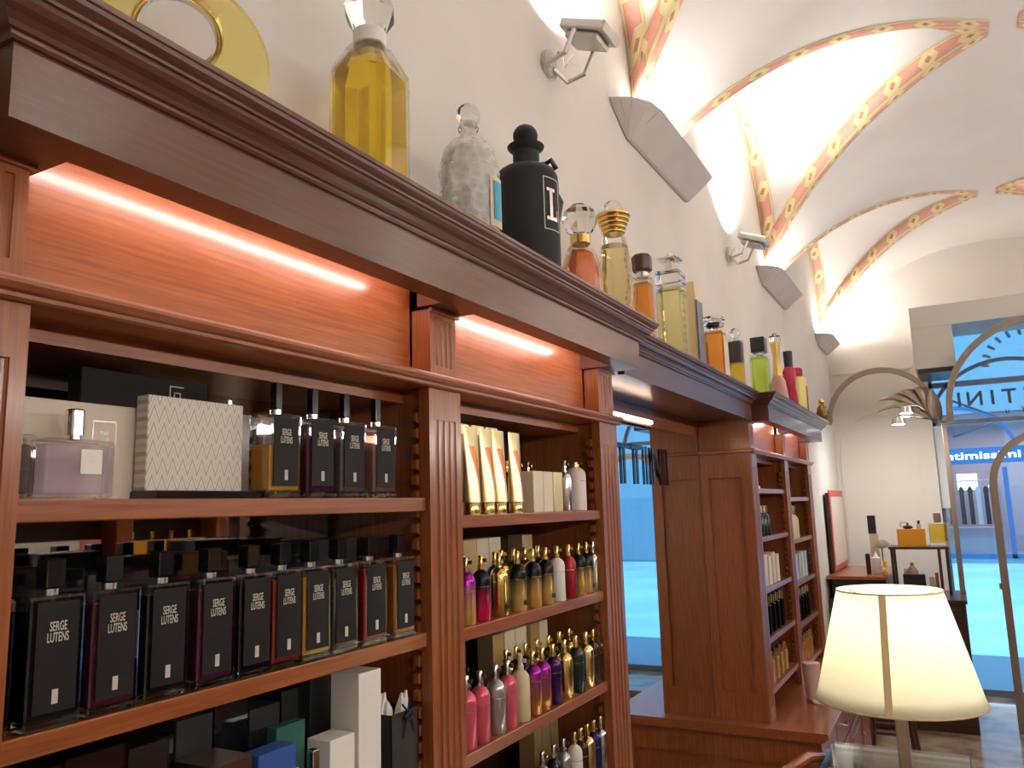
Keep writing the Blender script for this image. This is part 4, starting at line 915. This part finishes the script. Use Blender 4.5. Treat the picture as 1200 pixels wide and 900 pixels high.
def shade_mat():
    m, nt, b = newmat('cream_fabric_shade'); b.inputs['Base Color'].default_value = (.84,.81,.70,1); b.inputs['Roughness'].default_value = .8
    out = nt.nodes['Material Output']; tl = nt.nodes.new('ShaderNodeBsdfTranslucent'); tl.inputs[0].default_value = (.95,.93,.80,1)
    mx = nt.nodes.new('ShaderNodeMixShader'); mx.inputs[0].default_value = .55; nt.links.new(b.outputs[0], mx.inputs[1]); nt.links.new(tl.outputs[0], mx.inputs[2]); nt.links.new(mx.outputs[0], out.inputs[0]); return m
m = MB(); rows = []
for r0, r1_ in ((SR0, SR1),): 
    rows = [[((SR0+(SR1-SR0)*k/8)*cos(a), (SR0+(SR1-SR0)*k/8)*sin(a), SZ0+(SZ1-SZ0)*k/8) for a in [2*pi*i/64 for i in range(65)]] for k in range(9)]
grid(m, rows); bmesh.ops.remove_doubles(m.bm, verts=m.bm.verts[:], dist=1e-6)
sh = m.obj('lamp_shade', shade_mat(), lamp, True); md = sh.modifiers.new('Solidify', 'SOLIDIFY'); md.thickness = .0012
m = MB()
for R_, z in ((SR0, SZ0), (SR1, SZ1)): m.tube([((R_+.0003)*cos(a), (R_+.0003)*sin(a), z) for a in [2*pi*i/64 for i in range(65)]], .0016, 6)
m.obj('shade_hem', P('tan_hem', (.62,.48,.28), .7), lamp, True)
a = -1.62; m = MB()
vs = [Vector(((R_+.0012)*cos(a+s*w_), (R_+.0012)*sin(a+s*w_), z)) for R_, z, w_ in ((SR0, SZ0, .042), (SR1, SZ1, .066)) for s in (-1, 1)]
v = [m.bm.verts.new(p) for p in vs]; m.bm.faces.new((v[0], v[1], v[3], v[2])); sm = m.obj('shade_seam', P('tan_seam', (.80,.62,.34), .8), lamp); md = sm.modifiers.new('Solidify', 'SOLIDIFY'); md.thickness = .0008
m = MB(); m.box(-.010,.010,-.010,.010,.012,.40,.002,1); m.obj('stem', M['bronze'], lamp)
m = MB(); m.lathe([(.075,0),(.075,.008),(.07,.012)],(0,0,0),36); m.obj('base', M['bronze'], lamp, True)
m = MB(); 
for k in range(3): m.tube([(0,0,.50),((SR1-.002)*cos(2.1*k+.5), (SR1-.002)*sin(2.1*k+.5), SZ1-.004)], .0015, 6)
m.tube([(0,0,.40),(0,0,.50)], .004, 8); m.obj('shade_carrier', M['steel'], lamp)
m = MB(); m.sphere((0,0,.445), .026); m.obj('bulb', P('glowing_bulb', (1,1,1), .3, emis=(1,.93,.78), es=20), lamp, True)
pl = bpy.data.lights.new('table_lamp_light', 'POINT'); pl.energy = 2.6; pl.color = (1,.95,.86); pl.shadow_soft_size = .028; po = bpy.data.objects.new('table_lamp_light', pl); C.objects.link(po); po.location = (-.125, 1.62, zt+.49)

# ------------------------------------------------------------------ far end of the shop
t = thing('cabinet', 'reddish brown wooden cabinet at the far end in front of the shop window', 'cabinet', (0,0,0))
MB().box(-.47, -.02, 6.45, 7.10, 0, .86).obj('body', M['wood_back'], t); MB().box(-.48, -.008, 6.43, 7.12, .8601, .885, .004).obj('top', M['wood_dark'], t)
MB().box(-.44, -.05, 6.44, 6.45, .06, .82, .003).obj('front_panel', M['wood_back'], t)
t = thing('counter', 'low wooden counter with pale top edge in the far left corner', 'counter', (0,0,0))
MB().box(-.89, -.485, 6.30, 7.30, 1.025, 1.05, .003).obj('top', M['wood_h'], t); MB().box(-.86, -.50, 6.36, 7.28, .885, 1.0249).obj('recess', M['greyblk'], t); MB().box(-.89, -.485, 6.36, 7.28, 0, .8849).obj('body', M['wood_back'], t)
t = thing('stool', 'dark wooden stool standing before the far cabinet', 'stool', (-.50, 5.75, 0))
MB().box(-.13,.13,-.13,.13,.42,.45,.01).obj('seat', M['wood_dark'], t)
for sx in (-1,1):
    for sy in (-1,1): m = MB(); m.tube([(sx*.13,sy*.13,0),(sx*.10,sy*.10,.42)], .014, 8); m.obj('leg', M['wood_dark'], t)
m = MB(); m.tube([(-.12,-.12,.16),(.12,-.12,.16)], .009, 8); m.tube([(-.12,.12,.16),(.12,.12,.16)], .009, 8); m.obj('rung', M['wood_dark'], t)
# riser
t = thing('riser_table', 'small brown stepped display stand carrying the orange box', 'display stand', (0,0,0))
ZR = 1.245
MB().box(-.475,-.085,6.50,6.78,ZR-.018,ZR,.002).obj('tabletop', M['wood_dark'], t)
for x, y in ((-.455,6.52),(-.455,6.76),(-.15,6.52),(-.105,6.76)): m = MB(); m.box(x-.010,x+.010,y-.010,y+.010,.8855,ZR-.0181); m.obj('leg', M['wood_dark'], t)
tag(MB().box(-.44,-.13,6.47,6.80,.8856,.945,.003).obj('plinth', M['wood_dark']), 'low dark plinth inside the legs of the display stand', 'plinth') if False else None
m = MB(); m.box(-.44,-.17,6.535,6.745,.8857,.95,.003); m.obj('plinth', M['wood_dark'], t)
o = carton('gift_box', -.41,-.225,6.53,6.60,ZR,.125,M['orange'], 'orange gift box on the display stand')
t = thing('perfume_bottle', 'large square bottle of yellow perfume with dark metal cap on the display stand', 'perfume bottle', (-.14, 6.58, ZR+.0003))
MB().box(-.066,.066,-.035,.035,0,.168,.006,2).obj('glass_body', M['glass'], t); MB().box(-.060,.060,-.030,.030,.028,.158,.004,1).obj('liquid', P('yellow_tinted_perfume', (.92,.66,.08), .05, trans=.85), t); MB().box(-.064,.064,-.033,.033,.001,.026,.003,1).obj('base_glass', M['solid'], t)
MB().lathe([(.022,.168),(.022,.180),(.026,.180),(.024,.235),(0,.235)],(0,0,0),18).obj('cap', M['bronze'], t, True)
t = thing('perfume_bottle', 'small black atomizer with curled tube on top of the orange box', 'perfume bottle', (-.335, 6.565, ZR+.126))
MB().lathe([(.022,0),(.034,.008),(.030,.02),(.008,.028),(.006,.045)],(0,0,0),18,0,1,.8).obj('body', M['black'], t, True); m = MB(); m.tube([(0,0,.045),(-.015,0,.048),(-.04,0,.05),(-.052,0,.03),(-.045,0,.01),(-.030,0,.014)], .004, 8); m.obj('tube', M['silver'], t, True)
t = thing('perfume_bottle', 'small pale green bottle with black cap on top of the orange box', 'perfume bottle', (-.262, 6.565, ZR+.126))
MB().box(-.016,.016,-.012,.016,0,.035,.002,1).obj('body', P('pale_green_glass', (.45,.55,.38), .15), t); MB().box(-.009,.009,-.009,.009,.035,.060,.001,1).obj('cap', M['black'], t)
carton('perfume_box', -.40,-.255,6.56,6.62,.95,.095,M['greyblk'], 'wide dark box under the display stand')
t = thing('figurine', 'small pink seated figurine on the dark box', 'figurine', (-.335, 6.59, 1.0458)); m = MB(); m.lathe([(.035,0),(.038,.02),(.022,.045),(.012,.06)],(0,0,0),14,0,1,.7); m.sphere((0,0,.070),.014); m.tube([(-.012,0,.05),(-.03,-.01,.03),(-.038,-.012,.012)], .006, 6); m.obj('body', P('pink_terracotta', (.55,.28,.24), .6), t, True)
t = thing('candle_jar', 'little white jar behind the display stand leg', 'jar', (-.375, 6.60, 1.0458)); MB().lathe([(.016,0),(.018,.003),(.018,.04),(.015,.04)],(0,0,0),16).obj('jar', M['white'], t, True)
carton('perfume_box', -.232,-.195,6.60,6.63,.95,.075,M['beige'], 'small beige carton right of the wide dark box')
carton('perfume_box', -.194,-.172,6.66,6.69,.95,.10,P('rust_card',(.35,.10,.03),.5), 'small rust-coloured carton under the display stand')
# things on the corner counter
ZK = 1.0503
carton('perfume_box', -.605,-.545,6.62,6.68,ZK,.285,M['cream'], 'tall cream carton on the corner counter')
carton('picture_card', -.61,-.555,6.625,6.665,ZK+.2855,.135,M['greyblk'], 'dark card standing on the tall cream carton')
carton('perfume_box', -.635,-.605,6.50,6.54,ZK,.145,M['brownbox'], 'narrow dark brown carton beside the white candle')
t = thing('candle', 'white pillar candle with folded paper on top', 'candle', (-.565, 6.50, ZK)); MB().lathe([(.030,0),(.032,.003),(.032,.118),(.028,.12)],(0,0,0),20).obj('body', M['white'], t, True); MB().lathe([(.02,.12),(.006,.15),(.001,.165)],(0,0,0),5).obj('paper', M['white'], t)
t = thing('reed_diffuser', 'slim black stemmed diffuser with a pale feathery fan', 'diffuser', (-.515, 6.48, ZK)); MB().lathe([(.014,0),(.014,.01),(.004,.014),(.004,.19)],(0,0,0),12).obj('stem', M['black'], t, True)
m = MB()
for k in range(13): a = pi*k/12; m.tube([(0,0,.185),(.045*cos(a),0,.20+.03*sin(a)),(.055*cos(a),.0,.20+.05*sin(a))], .004, 5)
m.obj('fan', P('feather_beige', (.50,.43,.33), .8), t)
t = thing('perfume_bottle', 'small orange bottle at the edge of the corner counter', 'perfume bottle', (-.495, 6.42, ZK)) if False else None
carton('perfume_box', -.515,-.49,6.40,6.43,ZK,.10,M['orange'], 'small orange carton at the edge of the corner counter')
t = thing('tester_bottle', 'little gold bottle with white cap standing low before the display stand', 'perfume bottle', (-.50, 6.34, ZK)) ; MB().lathe([(.012,0),(.018,.004),(.018,.03),(.008,.04)],(0,0,0),14).obj('body', M['dye_honey'], t, True); MB().lathe([(.010,.04),(.012,.055),(0,.058)],(0,0,0),12).obj('cap', M['white'], t, True)
t = thing('framed_picture', 'red edged picture frame leaning against the left wall by the far corner', 'picture frame', (-.872, 6.95, 1.0505)); 
MB().box(-.010,.012,-.42,.42,0,.60,.002).obj('backing', M['brownbox'], t); MB().box(.012,.020,-.41,.41,.01,.62,.002).obj('frame', M['red'], t); MB().box(.0201,.022,-.36,.36,.05,.57).obj('picture', M['beige'], t)
# box duct high on the far wall
t = thing('air_conditioner', 'boxy grey-white air unit casing above the shopfront', 'air conditioner', (0,0,0))
m = MB(); m.box(-.19, 1.60, 7.0, 7.595, 2.93, 3.10, .004); m.box(-.19, .10, 7.0, 7.595, 2.60, 2.9299, .004); m.obj('casing', P('greyish_casing', (.62,.60,.57), .6), t); MB().box(-.17, .09, 7.02, 7.55, 2.565, 2.5999).obj('grille', M['greyblk'], t)
# bronze frames of the shopfront
def arcp(cx, cz, r, a0, a1, y, n=28): return [(cx+r*cos(a0+(a1-a0)*k/n), y, cz+r*sin(a0+(a1-a0)*k/n)) for k in range(n+1)]
YA = 6.9
FR = .036
t = thing('arched_frame', 'slender bronze arch springing from the left wall to the post', 'metal frame', (0,0,0))
MB().bars([(-.895, YA, 2.215), (-.868, YA, 2.215)]+[], .05, FR*.8).obj('foot', M['bronze'], t)
m = MB(); m.bars([(-.850,YA,2.20)]+arcp(-.455, 2.225, .385, pi, 0, YA)+[(-.07,YA,2.20)], .05, FR); m.obj('arch', M['bronze'], t)
t = thing('arched_frame', 'wide bronze arch reaching out of the picture on the right', 'metal frame', (0,0,0))
m = MB(); m.bars([(.018,YA,2.20)]+arcp(.66, 2.25, .642, pi, 0, YA)+[(1.302,YA,2.2)], .05, .045); m.obj('arch', M['bronze'], t)
MB().box(-.055,.04,YA-.03,YA+.03,2.16,2.1995,.003).obj('capital', M['bronze'], t)
MB().box(-.048,-.012,YA-.02,YA+.02,.8856,2.1598,.003).obj('post', M['bronze'], t)
MB().box(1.29,1.33,YA-.02,YA+.02,0,2.199,.003).obj('post', M['bronze'], t)
t = thing('door_frame', 'dark bronze arched door frame with round-headed top at the right edge', 'door', (0,0,0))
YD = 6.62
m = MB(); m.bars([(.235,YD,.0),(.235,YD,1.62)]+arcp(.60, 1.66, .365, pi, 0, YD)+[(.965,YD,1.62),(.965,YD,0)], .05, .048); m.obj('frame', M['bronze'], t)
MB().box(.26,.94,YD-.004,YD+.004,.06,1.66).obj('glass', M['pane'], t)
MB().lathe([(0,0),(.008,.0),(.008,.04),(0,.04)],(.205,YD-.02,.95)).obj('handle', M['gold'], t); MB().box(.30,.90,YD-.02,YD+.02,.0,.058,.003).obj('kick_rail', M['bronze'], t)
# palm fan capital with spots
t = thing('palm_leaf_light', 'bronze palm leaf fixture fanning out beside the post with two small spotlights', 'light fixture', (-.07, 6.80, 2.17))
for k, (dx, dz, dy, w_) in enumerate([(-.40,.17,-.10,.075),(-.42,.07,-.16,.065),(-.28,.22,-.05,.08),(-.15,.25,.0,.09),(-.02,.25,.02,.10)]):
    m = MB(); n = 12; L_ = []; R2 = []
    base_ = Vector((0,0,0)); tip = Vector((dx,dy,dz)); up = Vector((0,0,1))
    for q in range(n+1):
        s = q/n; p = base_.lerp(tip, s)+Vector((0,0,.11*sin(pi*s)*(.9 if k != 4 else .2))); side = Vector((dz,.35,-dx)).normalized()*w_*(sin(pi*min(1,(s*.9+.1)))**.6)*(1-.55*s)
        cr = Vector((0,-.018*sin(pi*s),0)); L_.append((p-side, p+cr, p+side))
    grid(m, [list(map(tuple, r)) for r in L_]); o = m.obj('leaf', M['bronze'], t, True); md = o.modifiers.new('Solidify','SOLIDIFY'); md.thickness = .004
for k, (dx, dz) in enumerate(((-.20,.06),(-.26,-.02))):
    m = MB(); m.lathe([(.015,.055),(.040,.050),(.052,.0),(.047,-.002)],(dx,-.12,dz),18); m.tube([(0,0,.0),(dx*.6,-.08,dz+.05),(dx,-.12,dz+.05)], .007, 8); s_ = m.obj('spotlight', M['silver'], t, True)
    m = MB(); m.lathe([(0,-.003),(.044,-.003),(.044,-.001),(0,-.001)],(dx,-.12,dz),18); m.obj('lens', P('spot_lens', (1,1,1), .3, emis=(1,1,1), es=25), s_)
area('palm_spot_light', (-.30, 6.67, 2.135), .14, .08, 9, (-.1,.25,-1), (1,.95,.88))
# window
w = MB(); w.box(-.12, 1.55, 7.72, 7.728, .02, 3.0); g = struct(w.obj('window_1', M['pane']))
FB = P('dark_blue_grey_frame', (.20,.25,.34), .4, metal=.3)
m = MB()
for z0, z1 in ((2.20,2.235),(2.52,2.565),(0,.05)): m.box(-.12,1.55,7.70,7.75,z0,z1)
m.box(-.12,-.09,7.70,7.75,0,3.0); m.box(1.52,1.55,7.70,7.75,0,3.0)
m.bars(arcp(.46,2.10,.62,pi*.93,pi*.07,7.72), .04, .03)
m.obj('window_frame', FB, g)
for ch, x in (('I',.10),('N',.215),('I',.345),('T',.465),('T',.62)):
    tag(text('window_letter', ch, .17, P('window_letter_grey', (.14,.17,.25), .5), MIRR_Y, None, (x, 7.715, 2.40), ext=.003, off=.003), 'dark letter %s on the shop window seen from behind, at %s' % (ch, {.10:'the left end',.215:'second place',.345:'third place',.465:'fourth place',.62:'the right end'}[x]), 'letter', 'letters on the shop window')
for ch, x in (('u',.44),('f',.55)):
    tag(text('window_letter', ch, .07, M['greyblk'], MIRR_Y, None, (x, 7.715, 2.285), ext=.002), 'small dark letter %s under the big letters on the shop window' % ch, 'letter', 'small letters on the shop window')
m = MB()
for k in range(8):
    a = pi*(.98-.09*k); c = (.62+.30*cos(a), 7.715, 2.66+.28*sin(a)); mm = Matrix.Translation(c) @ Matrix.Rotation(-(a-pi/2), 4, 'Y')
    b_ = MB(); b_.box(-.012,.012,-.002,.002,-.03,.03); b_.xf(mm); me_ = b_.mesh('x', M['greyblk']); m.bm.from_mesh(me_)
m.obj('window_marks', P('window_mark_grey', (.30,.40,.55), .5), g)
m = MB(); m.tube([(.02,7.76,2.42),(.42,8.0,2.24),(.03,7.76,2.10)], .012, 8); m.obj('awning_arm', P('blue_grey_metal', (.15,.20,.30), .4, metal=.5), g)
tag(MB().box(-.118,-.04,7.66,7.69,1.50,2.19).obj('roller_blind', P('white_blind', (.75,.78,.82), .7)), 'narrow pale strip of blind at the left edge of the shop window', 'blind')

# ------------------------------------------------------------------ street
struct(MB().box(-30, 30, 7.9, 9.6, -.0199, .0).obj('trim_40', P('blue_grey_ground_strip', (.20,.24,.30), .6)))  # darker blue-grey strip of ground before the shopfront
struct(MB().box(-30, 30, 7.9, 60, -.12, -.02).obj('ground', noise_col(P('pale_street_paving', (.55,.70,.75), .6), .6, (1,1,1), (.52,.68,.70), (.76,.87,.88))))
FC = P('blue_grey_facade', (.30,.36,.42), .7)
t = thing('shop_building', 'building across the street with a clothes shop and its lit white name', 'building', (0, 22.5, 0))
m = MB()
for a, b, z0, z1 in ((-14,-.9,0,9),(4.3,16,0,9),(-.9,4.3,3.6,9),(-.9,4.3,-.02,.10)): m.box(a,b,0,.6,z0,z1)
m.obj('facade', FC, t)
SB = P('shopfront_blue', (.03,.13,.32), .4)
m = MB(); m.box(-.9,4.3,-.06,.0,2.36,2.74); 
for x in (-.9,1.02,2.7,4.2): m.box(x,x+.10,-.04,.04,.1,2.25)
m.box(-.9,4.3,-.04,.04,.1,.2)
m.bars(arcp(.15,2.5,1.25,pi*.5,0,0,16), .08, .08)
m.obj('shopfront_frame', SB, t)
text('sign_lettering', 'intimissimi', .25, P('lit_white_letter', (1,1,1), .5, emis=(1,1,1), es=2.5), FACE_MY, t, (.60,-.08,2.55), ext=.01, off=.002, width=1.66)
MB().box(-.9,4.3,.02,.03,.2,3.55).obj('shop_window', M['pane'], t)
m = MB(); m.box(-.9,4.3,4.0,4.1,0,3.6); m.box(-.9,4.3,.6,4.1,3.6,3.7); m.box(-.9,4.3,.6,4.1,-.01,.02); m.box(-1,-.9,.6,4.1,0,3.6); m.box(4.3,4.4,.6,4.1,0,3.6); m.obj('shop_interior', P('pale_pink_interior', (.42,.33,.36), .8), t)
m = MB(); m.box(-.5,1.0,2.2,2.8,.02,.75); m.obj('drawer_unit', P('grey_pink_unit', (.45,.42,.46), .7), t)
m = MB(); m.box(.05,.55,3.3,3.33,1.75,2.2); m.obj('ceiling_panel', P('lit_panel', (1,1,1), .5, emis=(.95,.97,1), es=1.2), t)
for k, (x, mm) in enumerate(((-.35,'greyblk'),(-.15,'greyblk'),(.12,'greyblk'),(.32,'black'),(.50,'white'),(.68,'black'),(.82,'greyblk'))):
    g = thing('garment', '%s garment hanging in the clothes shop window, %s from the left' % ('white' if mm == 'white' else 'dark', ordn[k]), 'garment', (x, 24.3, .85), 0, 'garments in the clothes shop')
    m = MB(); m.ext([(-.055,0),(.055,0),(.05,.75),(.062,.90),(.02,.98),(-.02,.98),(-.062,.90),(-.05,.75)], 'y', -.06, .06); m.obj('cloth', M[mm], g); m = MB(); m.tube([(0,0,.98),(0,0,1.10),(.02,0,1.108)], .006, 6); m.obj('hanger', M['steel'], g)
m = MB(); m.tube([(-.6,1.8,1.98),(1.0,1.8,1.98)], .015, 8)
for x in (-.6,1.0): m.tube([(x,1.8,.0),(x,1.8,1.98)], .015, 8)
m.obj('clothes_rail', M['steel'], t)
# beams of cool daylight through the shopfront come from the sky
al = area('street_shop_light', (1.5, 24.5, 3.5), 3, 2, 110, (0,0,-1), (1,.95,1))

# ------------------------------------------------------------------ world, view
wd = bpy.data.worlds.new('world'); sc.world = wd; wd.use_nodes = True
bg = wd.node_tree.nodes['Background']; bg.inputs[0].default_value = (.27,.66,1,1); bg.inputs[1].default_value = 2.4
sc.view_settings.view_transform = 'Standard'; sc.view_settings.look = 'None'; sc.view_settings.gamma = 1; sc.view_settings.use_curve_mapping = False
sc.view_settings.exposure = 0.2
